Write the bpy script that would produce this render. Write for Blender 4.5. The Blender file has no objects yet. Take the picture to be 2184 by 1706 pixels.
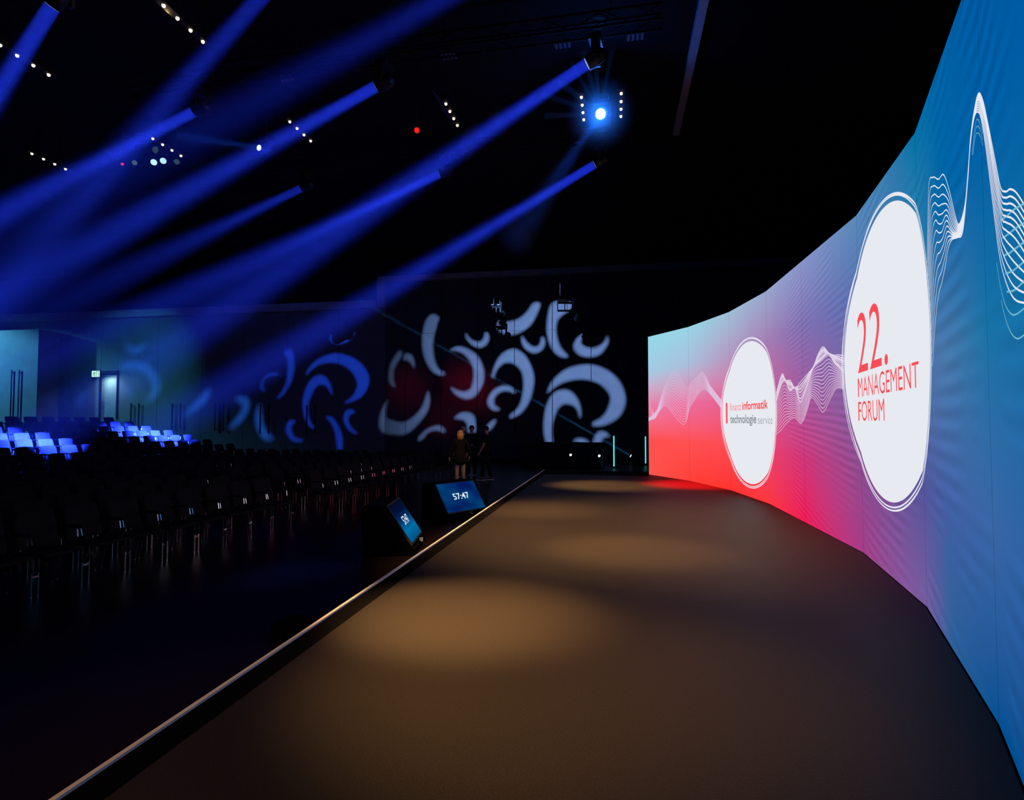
import bpy, bmesh, math, random
from mathutils import Vector, Matrix, noise
random.seed(7)
PI = math.pi
scene = bpy.context.scene
COL = scene.collection
F = 1200.0                                   # focal length in pixels of the 2184 wide frame
EYE = Vector((0.0, 0.0, 1.93))
PITCH, ROLL = math.radians(2.1707), math.radians(0.0926)
STAGE_Z = 0.40

# ------------------------------------------------------------------ helpers
def V(*a): return Vector(a)
_f = V(0, math.cos(PITCH), math.sin(PITCH)); _u0 = V(0, -math.sin(PITCH), math.cos(PITCH)); _r0 = V(1, 0, 0)
_r = _r0 * math.cos(ROLL) + _u0 * math.sin(ROLL); _u = _u0 * math.cos(ROLL) - _r0 * math.sin(ROLL)
def ray(x, y): return (x - 1092.0) / F * _r - (y - 853.0) / F * _u + _f
def at_z(x, y, z):
    d = ray(x, y); return EYE + d * ((z - EYE.z) / d.z)
def at_y(x, y, Y):
    d = ray(x, y); return EYE + d * (Y / d.y)
def at_plane(x, y, p, n):
    d = ray(x, y); return EYE + d * ((p - EYE).dot(n) / d.dot(n))
def proj(P):
    d = P - EYE; z = d.dot(_f)
    return (1092 + F * d.dot(_r) / z, 853 - F * d.dot(_u) / z, z)
def lin(c):
    c = c / 255.0
    return c / 12.92 if c <= 0.04045 else ((c + 0.055) / 1.055) ** 2.4
def rgb(r, g, b): return (lin(r), lin(g), lin(b), 1.0)

def nt(name):
    m = bpy.data.materials.new(name); m.use_nodes = True
    t = m.node_tree; t.nodes.clear()
    o = t.nodes.new('ShaderNodeOutputMaterial')
    return m, t, o
def surf(name, col, rough=0.6, metal=0.0, spec=0.5, var=0.0, scale=20.0, bump=0.0):
    """plain procedural surface: colour broken up by a noise texture"""
    m, t, o = nt(name)
    b = t.nodes.new('ShaderNodeBsdfPrincipled')
    b.inputs['Roughness'].default_value = rough; b.inputs['Metallic'].default_value = metal
    b.inputs['Specular IOR Level'].default_value = spec
    t.links.new(b.outputs[0], o.inputs[0])
    tc = t.nodes.new('ShaderNodeTexCoord'); n = t.nodes.new('ShaderNodeTexNoise')
    n.inputs['Scale'].default_value = scale; n.inputs['Detail'].default_value = 4
    t.links.new(tc.outputs['Object'], n.inputs['Vector'])
    r = t.nodes.new('ShaderNodeValToRGB')
    r.color_ramp.elements[0].position = 0.3; r.color_ramp.elements[1].position = 0.7
    r.color_ramp.elements[0].color = tuple(max(0, c * (1 - var)) for c in col[:3]) + (1,)
    r.color_ramp.elements[1].color = tuple(min(1, c * (1 + var)) for c in col[:3]) + (1,)
    t.links.new(n.outputs['Fac'], r.inputs['Fac']); t.links.new(r.outputs['Color'], b.inputs['Base Color'])
    if bump:
        bp = t.nodes.new('ShaderNodeBump'); bp.inputs['Strength'].default_value = bump; bp.inputs['Distance'].default_value = 0.01
        t.links.new(n.outputs['Fac'], bp.inputs['Height']); t.links.new(bp.outputs[0], b.inputs['Normal'])
    return m
def glow(name, col, strength=1.0, sample=True):
    m, t, o = nt(name)
    e = t.nodes.new('ShaderNodeEmission'); e.inputs[0].default_value = col; e.inputs[1].default_value = strength
    t.links.new(e.outputs[0], o.inputs[0])
    m.cycles.emission_sampling = 'AUTO' if sample else 'NONE'
    return m
def haze(name, density, col=(1, 1, 1, 1), g=0.0):
    m, t, o = nt(name)
    v = t.nodes.new('ShaderNodeVolumeScatter'); v.inputs['Color'].default_value = col
    v.inputs['Density'].default_value = density; v.inputs['Anisotropy'].default_value = g
    t.links.new(v.outputs[0], o.inputs['Volume']); m.cycles.volume_sampling = 'EQUIANGULAR'
    return m

def link(name, me, mat=None, parent=None, loc=None):
    o = bpy.data.objects.new(name, me); COL.objects.link(o)
    if mat is not None and me is not None:
        for k in (mat if isinstance(mat, (list, tuple)) else [mat]): me.materials.append(k)
    if parent: o.parent = parent
    if loc is not None: o.location = loc
    return o
def from_bm(name, bm, mat=None, parent=None, loc=None, smooth=False):
    me = bpy.data.meshes.new(name); bmesh.ops.recalc_face_normals(bm, faces=bm.faces[:]); bm.to_mesh(me); bm.free()
    if smooth:
        for p in me.polygons: p.use_smooth = True
    return link(name, me, mat, parent, loc)
def from_py(name, vs, fs, mat=None, parent=None, loc=None, smooth=False):
    me = bpy.data.meshes.new(name); me.from_pydata([tuple(v) for v in vs], [], fs); me.update()
    if smooth:
        for p in me.polygons: p.use_smooth = True
    return link(name, me, mat, parent, loc)
def empty(name, loc=(0, 0, 0), rotz=0.0):
    o = bpy.data.objects.new(name, None); COL.objects.link(o); o.empty_display_size = 0.2
    o.location = loc; o.rotation_euler = (0, 0, rotz); return o
def tag(o, label=None, cat=None, group=None, kind=None):
    if label: o['label'] = label
    if cat: o['category'] = cat
    if group: o['group'] = group
    if kind: o['kind'] = kind
    return o
def box(bm, lo, hi, M=None, bevel=0.0):
    vs = [bm.verts.new((x, y, z)) for x in (lo[0], hi[0]) for y in (lo[1], hi[1]) for z in (lo[2], hi[2])]
    fs = [bm.faces.new([vs[i] for i in q]) for q in ((0, 1, 3, 2), (4, 6, 7, 5), (0, 4, 5, 1), (2, 3, 7, 6), (0, 2, 6, 4), (1, 5, 7, 3))]
    if bevel:
        es = list({e for f in fs for e in f.edges})
        r = bmesh.ops.bevel(bm, geom=es, offset=bevel, segments=2, affect='EDGES', profile=0.5)
        vs = list({v for f in r['faces'] for v in f.verts} | {v for v in vs if v.is_valid})
    if M is not None:
        for v in vs: v.co = M @ v.co
    return vs
def tube(bm, pts, rad, seg=8, cap=True):
    pts = [Vector(p) for p in pts]
    rads = rad if isinstance(rad, (list, tuple)) else [rad] * len(pts)
    rings = []; up = None
    for i, p in enumerate(pts):
        t = (pts[min(i + 1, len(pts) - 1)] - pts[max(i - 1, 0)]).normalized()
        if up is None or abs(up.dot(t)) > 0.98: up = V(0, 0, 1) if abs(t.z) < 0.9 else V(0, 1, 0)
        a = t.cross(up).normalized(); b = a.cross(t).normalized(); up = b
        rings.append([bm.verts.new(p + (a * math.cos(k * 2 * PI / seg) + b * math.sin(k * 2 * PI / seg)) * rads[i]) for k in range(seg)])
    for i in range(len(rings) - 1):
        for k in range(seg):
            bm.faces.new([rings[i][k], rings[i][(k + 1) % seg], rings[i + 1][(k + 1) % seg], rings[i + 1][k]])
    if cap:
        bm.faces.new(rings[0][::-1]); bm.faces.new(rings[-1])
def prism(bm, poly, z0, z1):
    a = [bm.verts.new((p[0], p[1], z0)) for p in poly]; b = [bm.verts.new((p[0], p[1], z1)) for p in poly]
    n = len(poly); bm.faces.new(a[::-1]); bm.faces.new(b)
    for i in range(n): bm.faces.new([a[i], a[(i + 1) % n], b[(i + 1) % n], b[i]])
def catmull(P, n=6, closed=False):
    out = []; N = len(P); P = [Vector(p) for p in P]
    rng = range(N) if closed else range(N - 1)
    for i in rng:
        if closed: p0, p1, p2, p3 = P[i - 1], P[i], P[(i + 1) % N], P[(i + 2) % N]
        else: p0, p1, p2, p3 = P[max(i - 1, 0)], P[i], P[i + 1], P[min(i + 2, N - 1)]
        for k in range(n):
            t = k / n
            out.append(0.5 * ((2 * p1) + (p2 - p0) * t + (2 * p0 - 5 * p1 + 4 * p2 - p3) * t * t + (3 * p1 - p0 - 3 * p2 + p3) * t ** 3))
    if not closed: out.append(P[-1])
    return out
def eval_mesh(o):
    dg = bpy.context.evaluated_depsgraph_get(); dg.update()
    return bpy.data.meshes.new_from_object(o.evaluated_get(dg))
def add_light(name, kind, loc, energy, col, parent=None, aim=None, **kw):
    l = bpy.data.lights.new(name, kind); l.energy = energy; l.color = col[:3]
    for k, v in kw.items(): setattr(l, k, v)
    o = bpy.data.objects.new(name, l); COL.objects.link(o); o.location = loc
    if aim is not None: o.rotation_euler = (Vector(aim) - Vector(loc)).to_track_quat('-Z', 'Y').to_euler()
    if parent:
        o.parent = parent; bpy.context.view_layer.update(); o.matrix_parent_inverse = parent.matrix_world.inverted()
    return o

# ------------------------------------------------------------------ materials
M = {}
M['black'] = surf('matte_black', (0.008, 0.008, 0.009), 0.75, spec=0.2, var=0.2)
M['ceiling'] = surf('black_ceiling', (0.010, 0.009, 0.010), 0.9, spec=0.1, var=0.3, scale=3)
M['plastic'] = surf('black_plastic', (0.012, 0.012, 0.013), 0.45, spec=0.4, var=0.2)
M['upholstery'] = surf('chair_fabric', (0.022, 0.022, 0.023), 0.95, spec=0.05, var=0.15, scale=120)
M['chrome'] = surf('chrome', (0.90, 0.90, 0.92), 0.10, metal=1.0, var=0.05)
M['steel'] = surf('brushed_steel', (0.45, 0.45, 0.47), 0.35, metal=1.0, var=0.1)
M['white_strip'] = surf('white_edging', (0.86, 0.82, 0.78), 0.5, var=0.06, scale=6)
M['drape'] = surf('black_molton', (0.0016, 0.0016, 0.0018), 0.95, spec=0.05, var=0.2)
M['trim'] = surf('painted_trim', (0.42, 0.43, 0.44), 0.6, var=0.1, scale=2)
M['vent'] = surf('grey_vent', (0.10, 0.09, 0.10), 0.6, var=0.1)
M['door'] = surf('door_panel', (0.26, 0.28, 0.28), 0.5, var=0.1, scale=6)
M['skin'] = surf('skin', (0.50, 0.30, 0.22), 0.55, var=0.08)
M['blond'] = surf('blond_hair', (0.50, 0.30, 0.12), 0.5, var=0.35, scale=45)
M['greyhair'] = surf('grey_hair', (0.42, 0.40, 0.40), 0.6, var=0.3, scale=45)
M['darkhair'] = surf('dark_hair', (0.012, 0.010, 0.009), 0.6, var=0.3, scale=45)
M['blackcloth'] = surf('black_cloth', (0.012, 0.012, 0.013), 0.9, spec=0.1, var=0.2)
M['khaki'] = surf('khaki_cloth', (0.42, 0.34, 0.26), 0.85, var=0.1, scale=40)
M['shoe_white'] = surf('white_sole', (0.75, 0.74, 0.76), 0.5, var=0.05)
M['eye'] = surf('eye_dark', (0.02, 0.015, 0.012), 0.2, var=0.1)

# hall floor: dark polished parquet
m, t, o = nt('dark_parquet'); M['floor'] = m
b = t.nodes.new('ShaderNodeBsdfPrincipled'); t.links.new(b.outputs[0], o.inputs[0])
tc = t.nodes.new('ShaderNodeTexCoord'); n1 = t.nodes.new('ShaderNodeTexNoise'); n1.inputs['Scale'].default_value = 3; n1.inputs['Detail'].default_value = 6
mp = t.nodes.new('ShaderNodeMapping'); mp.inputs['Scale'].default_value = (6, 0.6, 1); mp.inputs['Rotation'].default_value = (0, 0, 0.18)
t.links.new(tc.outputs['Object'], mp.inputs[0]); t.links.new(mp.outputs[0], n1.inputs['Vector'])
r = t.nodes.new('ShaderNodeValToRGB'); r.color_ramp.elements[0].color = (0.006, 0.0035, 0.003, 1); r.color_ramp.elements[1].color = (0.016, 0.009, 0.007, 1)
t.links.new(n1.outputs['Fac'], r.inputs[0]); t.links.new(r.outputs[0], b.inputs['Base Color'])
b.inputs['Roughness'].default_value = 0.36; b.inputs['Specular IOR Level'].default_value = 0.045
# stage carpet
m, t, o = nt('brown_carpet'); M['carpet'] = m
b = t.nodes.new('ShaderNodeBsdfPrincipled'); t.links.new(b.outputs[0], o.inputs[0])
tc = t.nodes.new('ShaderNodeTexCoord'); n1 = t.nodes.new('ShaderNodeTexNoise'); n1.inputs['Scale'].default_value = 95; n1.inputs['Detail'].default_value = 3
n2 = t.nodes.new('ShaderNodeTexNoise'); n2.inputs['Scale'].default_value = 0.9; n2.inputs['Detail'].default_value = 3
for q in (n1, n2): t.links.new(tc.outputs['Object'], q.inputs['Vector'])
r = t.nodes.new('ShaderNodeValToRGB'); r.color_ramp.elements[0].position = 0.3; r.color_ramp.elements[1].position = 0.75
r.color_ramp.elements[0].color = (0.009, 0.0066, 0.0048, 1); r.color_ramp.elements[1].color = (0.026, 0.0192, 0.0138, 1)
mx = t.nodes.new('ShaderNodeMix'); mx.data_type = 'RGBA'; mx.blend_type = 'MULTIPLY'; mx.inputs[0].default_value = 0.35
t.links.new(n1.outputs['Fac'], r.inputs[0]); t.links.new(r.outputs[0], mx.inputs[6]); t.links.new(n2.outputs['Fac'], mx.inputs[7])
t.links.new(mx.outputs[2], b.inputs['Base Color']); b.inputs['Roughness'].default_value = 0.6; b.inputs['Specular IOR Level'].default_value = 0.22
bp = t.nodes.new('ShaderNodeBump'); bp.inputs['Strength'].default_value = 0.35; bp.inputs['Distance'].default_value = 0.004
t.links.new(n1.outputs['Fac'], bp.inputs['Height']); t.links.new(bp.outputs[0], b.inputs['Normal'])
# wall cladding: finely slatted panels
def slat_mat(name, c0, c1, scale):
    m, t, o = nt(name)
    b = t.nodes.new('ShaderNodeBsdfPrincipled'); t.links.new(b.outputs[0], o.inputs[0])
    tc = t.nodes.new('ShaderNodeTexCoord'); w = t.nodes.new('ShaderNodeTexWave'); w.wave_type = 'BANDS'; w.bands_direction = 'X'
    w.inputs['Scale'].default_value = scale; t.links.new(tc.outputs['Object'], w.inputs['Vector'])
    n = t.nodes.new('ShaderNodeTexNoise'); n.inputs['Scale'].default_value = 1.5; n.inputs['Detail'].default_value = 5
    t.links.new(tc.outputs['Object'], n.inputs['Vector'])
    r = t.nodes.new('ShaderNodeValToRGB'); r.color_ramp.elements[0].color = c0; r.color_ramp.elements[1].color = c1
    t.links.new(w.outputs['Fac'], r.inputs[0])
    mx = t.nodes.new('ShaderNodeMix'); mx.data_type = 'RGBA'; mx.blend_type = 'MULTIPLY'; mx.inputs[0].default_value = 0.3
    t.links.new(r.outputs[0], mx.inputs[6]); t.links.new(n.outputs['Fac'], mx.inputs[7]); t.links.new(mx.outputs[2], b.inputs['Base Color'])
    b.inputs['Roughness'].default_value = 0.85; b.inputs['Specular IOR Level'].default_value = 0.15
    return m
M['slats'] = slat_mat('slatted_wall', (0.07, 0.07, 0.07, 1), (0.13, 0.13, 0.13, 1), 8.0)
M['fabricwall'] = slat_mat('woven_wall', (0.20, 0.20, 0.20, 1), (0.27, 0.27, 0.27, 1), 9.0)

# ------------------------------------------------------------------ axes of the hall
E0 = at_z(105, 1706, STAGE_Z); E1 = at_z(1160, 1001.5, STAGE_Z)
A = V(E1.x - E0.x, E1.y - E0.y, 0).normalized()         # along the stage edge, away from the camera
Q = V(A.y, -A.x, 0)                                      # across the hall, to the right
def hall(s, q, z=0.0, o=None): return (o or V(E0.x, E0.y, 0)) + A * s + Q * q + V(0, 0, z)
HM = Matrix(((Q.x, A.x, 0, E0.x), (Q.y, A.y, 0, E0.y), (0, 0, 1, 0), (0, 0, 0, 1)))   # local: x = q, y = s
def hall_obj(name, bm, mat, parent=None, kind=None):
    o = from_bm(name, bm, mat, parent); o.matrix_world = HM
    if kind: o['kind'] = kind
    return o
def hs(P):
    d = Vector(P) - V(E0.x, E0.y, 0); return d.dot(A), d.dot(Q)
WALL_P = V(3.4, 28.0, 0); WALL_N = -A
S_WALL = hs(WALL_P)[0]
def wall_at(x, y, off=0.0): return at_plane(x, y, WALL_P + WALL_N * off, WALL_N)
CEIL = 10.6

# ------------------------------------------------------------------ room shell
bm = bmesh.new(); box(bm, (-40, -9, -0.15), (14, S_WALL + 1, 0.0)); hall_obj('floor', bm, M['floor'], kind='structure')
bm = bmesh.new(); box(bm, (-40, -9, CEIL), (14, S_WALL + 1, CEIL + 0.2)); hall_obj('ceiling', bm, M['ceiling'], kind='structure')
bm = bmesh.new(); box(bm, (-40.2, -9, 0), (-40, S_WALL + 1, CEIL)); hall_obj('wall_left', bm, M['black'], kind='structure')
bm = bmesh.new(); box(bm, (14, -9, 0), (14.2, S_WALL + 1, CEIL)); hall_obj('wall_right', bm, M['black'], kind='structure')
bm = bmesh.new(); box(bm, (-40, -9.2, 0), (14, -9, CEIL)); hall_obj('wall_front', bm, M['black'], kind='structure')

# back wall: slatted panels right of the gallery end, woven panels to the left, dark upper wall
def q_at(x, y): return hs(wall_at(x, y))[1]
q_split = q_at(822, 800); q_col = q_at(808, 620)
z_gal = wall_at(400, 673).z; z_gal_top = wall_at(400, 660).z
z_up = wall_at(1100, 590).z
bm = bmesh.new(); box(bm, (-40, S_WALL + 0.12, 0), (14, S_WALL + 0.5, CEIL)); hall_obj('wall_back', bm, M['black'], kind='structure')
seams = [q_at(x, 830) for x in (1018, 1097, 1178, 1261, 1342, 1425)]
pitch = (seams[3] - seams[0]) / 3
edges = [q_split] + [s for s in [seams[0] - 2 * pitch, seams[0] - pitch] if s > q_split + 0.3] + seams + [seams[-1] + pitch * k for k in (1, 2, 3)]
bm = bmesh.new()
z_mid = wall_at(1260, 701).z
for a, c in zip(edges[:-1], edges[1:]):
    for z0, z1 in ((0, z_mid), (z_mid + 0.012, z_up)):
        box(bm, (a + 0.018, S_WALL, z0), (c - 0.018, S_WALL + 0.1, z1))
hall_obj('wall_back_slatted', bm, M['slats'], kind='structure')
# woven part: panels with joints, the doorway cut out of it
q_d0, q_d1 = q_at(214, 840), q_at(250, 840)
z_dt = wall_at(232, 793).z; z_db = wall_at(232, 893).z
bm = bmesh.new()
jo = [-40, q_at(84, 800), q_at(150, 800), q_d0, q_d1, q_at(336, 800), q_at(430, 800), q_at(520, 800), q_at(612, 800), q_at(722, 800), q_split]
for a, c in zip(jo[:-1], jo[1:]):
    if abs(a - q_d0) < 1e-6: spans = [(0, z_db), (z_dt, z_gal)]
    else: spans = [(0, z_gal)]
    for z0, z1 in spans: box(bm, (a + 0.012, S_WALL, z0), (c - 0.012, S_WALL + 0.1, z1))
wall_woven = hall_obj('wall_back_woven', bm, M['fabricwall'], kind='structure')
# projecting wall block at the far left
qb = q_at(82, 800)
sb = S_WALL - 1.3
pb = at_plane(83, 702, V(E0.x, E0.y, 0) + A * sb, WALL_N); qb = hs(pb)[1]
bm = bmesh.new(); box(bm, (-40, sb, 0), (qb, S_WALL - 0.01, pb.z)); wall_block = hall_obj('wall_back_block', bm, M['fabricwall'], kind='structure')
# gallery edge, its end post and the upper beam
bm = bmesh.new(); box(bm, (-40, S_WALL - 0.25, z_gal), (q_at(806, 660), S_WALL + 0.1, z_gal_top + 0.06)); hall_obj('trim_1', bm, M['trim'], kind='structure')
bm = bmesh.new(); box(bm, (q_at(808, 620), S_WALL - 0.25, z_gal), (q_at(823, 620), S_WALL + 0.1, z_up + 0.28)); hall_obj('trim_2', bm, M['trim'], kind='structure')
bm = bmesh.new(); box(bm, (q_at(823, 590), S_WALL - 0.25, z_up), (14, S_WALL + 0.1, z_up + 0.28)); hall_obj('trim_3', bm, M['trim'], kind='structure')
# ceiling rail parallel to the stage
cz = CEIL - 0.05
r0 = at_z(1442, 288, cz - 0.1); s1, q1 = hs(r0)
bm = bmesh.new(); box(bm, (q1 - 0.09, -4, cz - 0.12), (q1 + 0.09, s1, CEIL)); hall_obj('trim_4', bm, M['trim'], kind='structure')
# door in the back wall
bm = bmesh.new(); box(bm, (q_d0 + 0.02, S_WALL + 0.06, z_db), (q_d1 - 0.02, S_WALL + 0.11, z_dt - 0.12))
d1 = hall_obj('door_1', bm, M['door'], kind='structure')
bm = bmesh.new()
for a, c, z0, z1 in ((q_d0 - 0.05, q_d0 + 0.02, z_db, z_dt), (q_d1 - 0.02, q_d1 + 0.05, z_db, z_dt), (q_d0 - 0.05, q_d1 + 0.05, z_dt - 0.1, z_dt + 0.06)):
    box(bm, (a, S_WALL - 0.05, z0), (c, S_WALL + 0.1, z1))
fr = from_bm('door_frame', bm, M['black'], d1)
bm = bmesh.new(); box(bm, (q_d0 + 0.12, S_WALL - 0.02, z_db + 1.0), (q_d0 + 0.16, S_WALL + 0.06, z_db + 1.04)); box(bm, (q_d0 + 0.12, S_WALL - 0.04, z_db + 1.0), (q_d0 + 0.34, S_WALL - 0.015, z_db + 1.035))
from_bm('door_handle', bm, M['steel'], d1)
# paired long pull bars on the woven wall and the block
for i, (xa, xb, y0, y1, off) in enumerate(((282, 298.5, 860, 915, 0), (369.5, 387, 860, 915, 0), (461, 479, 860, 920, 0), (557, 575, 862, 925, 0), (656, 674, 864, 925, 0), (28, 44, 789, 900, 1))):
    sw = sb if off else S_WALL
    pp = V(E0.x, E0.y, 0) + A * sw
    for x in (xa, xb):
        a = at_plane(x, y0, pp, WALL_N); c = at_plane(x, y1, pp, WALL_N); qq = hs(a)[1]
        bm = bmesh.new(); box(bm, (qq - 0.035, sw - 0.09, c.z), (qq + 0.035, sw - 0.05, a.z), bevel=0.008)
        for zz in (c.z + 0.15, a.z - 0.15): box(bm, (qq - 0.02, sw - 0.06, zz - 0.02), (qq + 0.02, sw + 0.0, zz + 0.02))
        from_bm('pull_bar', bm, M['black'], wall_block if off else wall_woven)

# green-lit emergency exit sign beside the doorway
c0 = wall_at(196, 791, 0.35); c1 = wall_at(212.5, 803.5, 0.35)
s_s = hs(c0)[0]; qa, qc = hs(c0)[1], hs(c1)[1]
g = empty('exit_sign')
bm = bmesh.new(); box(bm, (qa - 0.02, s_s, c1.z - 0.02), (qc + 0.02, s_s + 0.07, c0.z + 0.02), bevel=0.01)
b_ = from_bm('housing', bm, M['plastic'], g); b_.matrix_world = HM
bm = bmesh.new(); box(bm, ((qa + qc) / 2 - 0.02, s_s + 0.05, (c0.z + c1.z) / 2), ((qa + qc) / 2 + 0.02, S_WALL, (c0.z + c1.z) / 2 + 0.04)); b_ = from_bm('bracket', bm, M['plastic'], g); b_.matrix_world = HM
bm = bmesh.new(); box(bm, (qa, s_s - 0.006, c1.z), (qc, s_s, c0.z)); b_ = from_bm('lit_face', bm, glow('exit_face', (0.62, 1.0, 0.80, 1), 0.95), g); b_.matrix_world = HM
w_ = qc - qa; h_ = c0.z - c1.z
bm = bmesh.new()
def xz(p): return (qa + p[0] * w_, s_s - 0.010, c1.z + p[1] * h_)
tube(bm, [xz((0.33, 0.80)), xz((0.331, 0.86))], 0.028, 8)
for pl in ([(0.32, 0.74), (0.29, 0.45), (0.38, 0.32), (0.34, 0.12)], [(0.29, 0.45), (0.22, 0.30), (0.12, 0.28)], [(0.31, 0.70), (0.42, 0.58), (0.47, 0.62)], [(0.31, 0.70), (0.20, 0.62), (0.18, 0.5)]):
    tube(bm, [xz(p) for p in pl], 0.016, 6)
for p0, p1 in (((0.58, 0.1), (0.58, 0.9)), ((0.58, 0.9), (0.88, 0.9)), ((0.88, 0.9), (0.88, 0.1))): tube(bm, [xz(p0), xz(p1)], 0.014, 6)
b_ = from_bm('running_figure', bm, glow('exit_green', (0.0, 0.30, 0.12, 1), 1.0, False), g); b_.matrix_world = HM
tag(g, 'small lit green and white exit sign with running figure beside the doorway', 'exit sign')
ex = (wall_at(204, 803, 0.5))
add_light('exit_sign_light', 'AREA', ex + V(0.45, 0, -0.1), 16, (0.55, 0.95, 1.0), aim=wall_at(238, 850), shape='RECTANGLE', size=0.4, size_y=0.2)

# ------------------------------------------------------------------ stage
CB0 = at_z(400, 1585.8, STAGE_Z); CB1 = at_z(1155, 1014, STAGE_Z)
q_c = 0.5 * (hs(CB0)[1] + hs(CB1)[1])
s_end = hs(at_z(1160, 1001.5, STAGE_Z))[0]; s_carp = hs(at_z(1280, 1013.5, STAGE_Z))[0]
stage = empty('stage_platform')
bm = bmesh.new(); box(bm, (0.0, -8.5, 0.0), (12.0, s_end, STAGE_Z - 0.012)); d_ = from_bm('deck', bm, M['drape'], stage); d_.matrix_world = HM
bm = bmesh.new(); box(bm, (-0.003, -8.5, STAGE_Z - 0.05), (0.023, s_end, STAGE_Z + 0.002)); d_ = from_bm('edge_strip', bm, M['white_strip'], stage); d_.matrix_world = HM
d_['label'] = 'pale edging strip along the stage edge'
tag(stage, 'long low black stage platform with a pale edging strip facing the seats', 'stage')
# ------------------------------------------------------------------ LED wall
LP = [(3.97, 16.36), (4.60, 14.62), (4.89, 12.61), (4.81, 10.58), (4.465, 8.615), (4.12, 6.65), (3.44, 4.72), (2.47, 2.91), (1.38, 1.23)]
LP = [Vector(p) for p in LP]; LH = 4.0
US = [0.0]
for a, c in zip(LP[:-1], LP[1:]): US.append(US[-1] + (c - a).length)
UMAX = US[-1]
def led_n(i):
    d = (LP[i + 1] - LP[i]).normalized(); return V(d.y, -d.x, 0)      # towards the stage / camera
def led(u, v, off=0.0):
    i = 0
    while i < len(US) - 2 and u > US[i + 1]: i += 1
    t = (u - US[i]) / (US[i + 1] - US[i]); p = LP[i].lerp(LP[i + 1], t); n = led_n(i)
    return V(p.x, p.y, STAGE_Z + v) + n * off
def uv(x, y):
    d = ray(x, y); best = None
    for i in range(len(LP) - 1):
        a = V(LP[i].x, LP[i].y, 0); n = led_n(i); den = d.dot(n)
        if abs(den) < 1e-9: continue
        t = (a - EYE).dot(n) / den; P = EYE + d * t
        e = LP[i + 1] - LP[i]; s = ((P.x - a.x) * e.x + (P.y - a.y) * e.y) / e.length
        ok = -0.02 <= s <= e.length + 0.001
        if ok and t > 0: return Vector((US[i] + s, P.z - STAGE_Z))
        if best is None and i == 0 and s < 0: best = Vector((s, P.z - STAGE_Z))
    return best if best is not None else Vector((UMAX, 2.0))
# screen picture: colour ramps along the wall at five heights, blended upward, with fanned fine streaks
m, t, o = nt('screen_picture'); M['screen'] = m
N = t.nodes; L = t.links
at = N.new('ShaderNodeUVMap'); at.uv_map = 'UVMap'
sx = N.new('ShaderNodeSeparateXYZ'); L.new(at.outputs[0], sx.inputs[0])
def math_(op, a, c=None, d=None):
    n = N.new('ShaderNodeMath'); n.operation = op
    for k, v in enumerate((a, c, d)):
        if v is None: continue
        if isinstance(v, (int, float)): n.inputs[k].default_value = v
        else: L.new(v, n.inputs[k])
    return n.outputs[0]
un = math_('DIVIDE', sx.outputs[0], UMAX)
PIC = {  # u: (bottom, .25, .5, .75, top) in display colour
    0.0: ((255, 84, 76), (255, 80, 78), (232, 128, 172), (162, 204, 226), (146, 216, 232)),
    1.9: ((255, 64, 54), (255, 80, 82), (238, 108, 156), (172, 188, 220), (152, 212, 230)),
    3.9: ((255, 50, 46), (255, 74, 82), (226, 96, 146), (180, 152, 194), (158, 190, 216)),
    5.9: ((252, 56, 60), (238, 66, 108), (208, 92, 150), (166, 124, 178), (152, 166, 206)),
    7.9: ((238, 26, 84), (206, 54, 122), (160, 90, 160), (130, 112, 178), (138, 148, 202)),
    9.9: ((164, 60, 136), (140, 76, 144), (120, 98, 164), (88, 112, 178), (88, 136, 186)),
    11.9: ((118, 92, 160), (84, 84, 154), (80, 118, 172), (44, 128, 172), (0, 114, 168)),
    12.9: ((44, 96, 154), (66, 96, 164), (74, 118, 168), (0, 104, 166), (0, 98, 166)),
    14.0: ((0, 80, 146), (58, 102, 166), (24, 114, 166), (0, 96, 166), (0, 86, 160)),
    UMAX: ((0, 62, 132), (20, 92, 162), (0, 106, 162), (0, 86, 162), (0, 80, 152)),
}
ramps = []
for k in range(5):
    rr = N.new('ShaderNodeValToRGB'); rr.color_ramp.interpolation = 'EASE' if False else 'LINEAR'
    el = rr.color_ramp.elements; keys = sorted(PIC)
    el[0].position = 0; el[0].color = rgb(*PIC[keys[0]][k]); el[1].position = 1; el[1].color = rgb(*PIC[keys[-1]][k])
    for kk in keys[1:-1]:
        e = el.new(kk / UMAX); e.color = rgb(*PIC[kk][k])
    L.new(un, rr.inputs[0]); ramps.append(rr.outputs[0])
vn = math_('MULTIPLY', sx.outputs[1], 1.0)          # 0..4 m
cur = ramps[0]
for k in range(1, 5):
    mr = N.new('ShaderNodeMapRange'); mr.interpolation_type = 'LINEAR'
    mr.inputs['From Min'].default_value = k - 1; mr.inputs['From Max'].default_value = k; L.new(vn, mr.inputs['Value'])
    mx = N.new('ShaderNodeMix'); mx.data_type = 'RGBA'; L.new(mr.outputs[0], mx.inputs[0]); L.new(cur, mx.inputs[6]); L.new(ramps[k], mx.inputs[7]); cur = mx.outputs[2]
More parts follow.
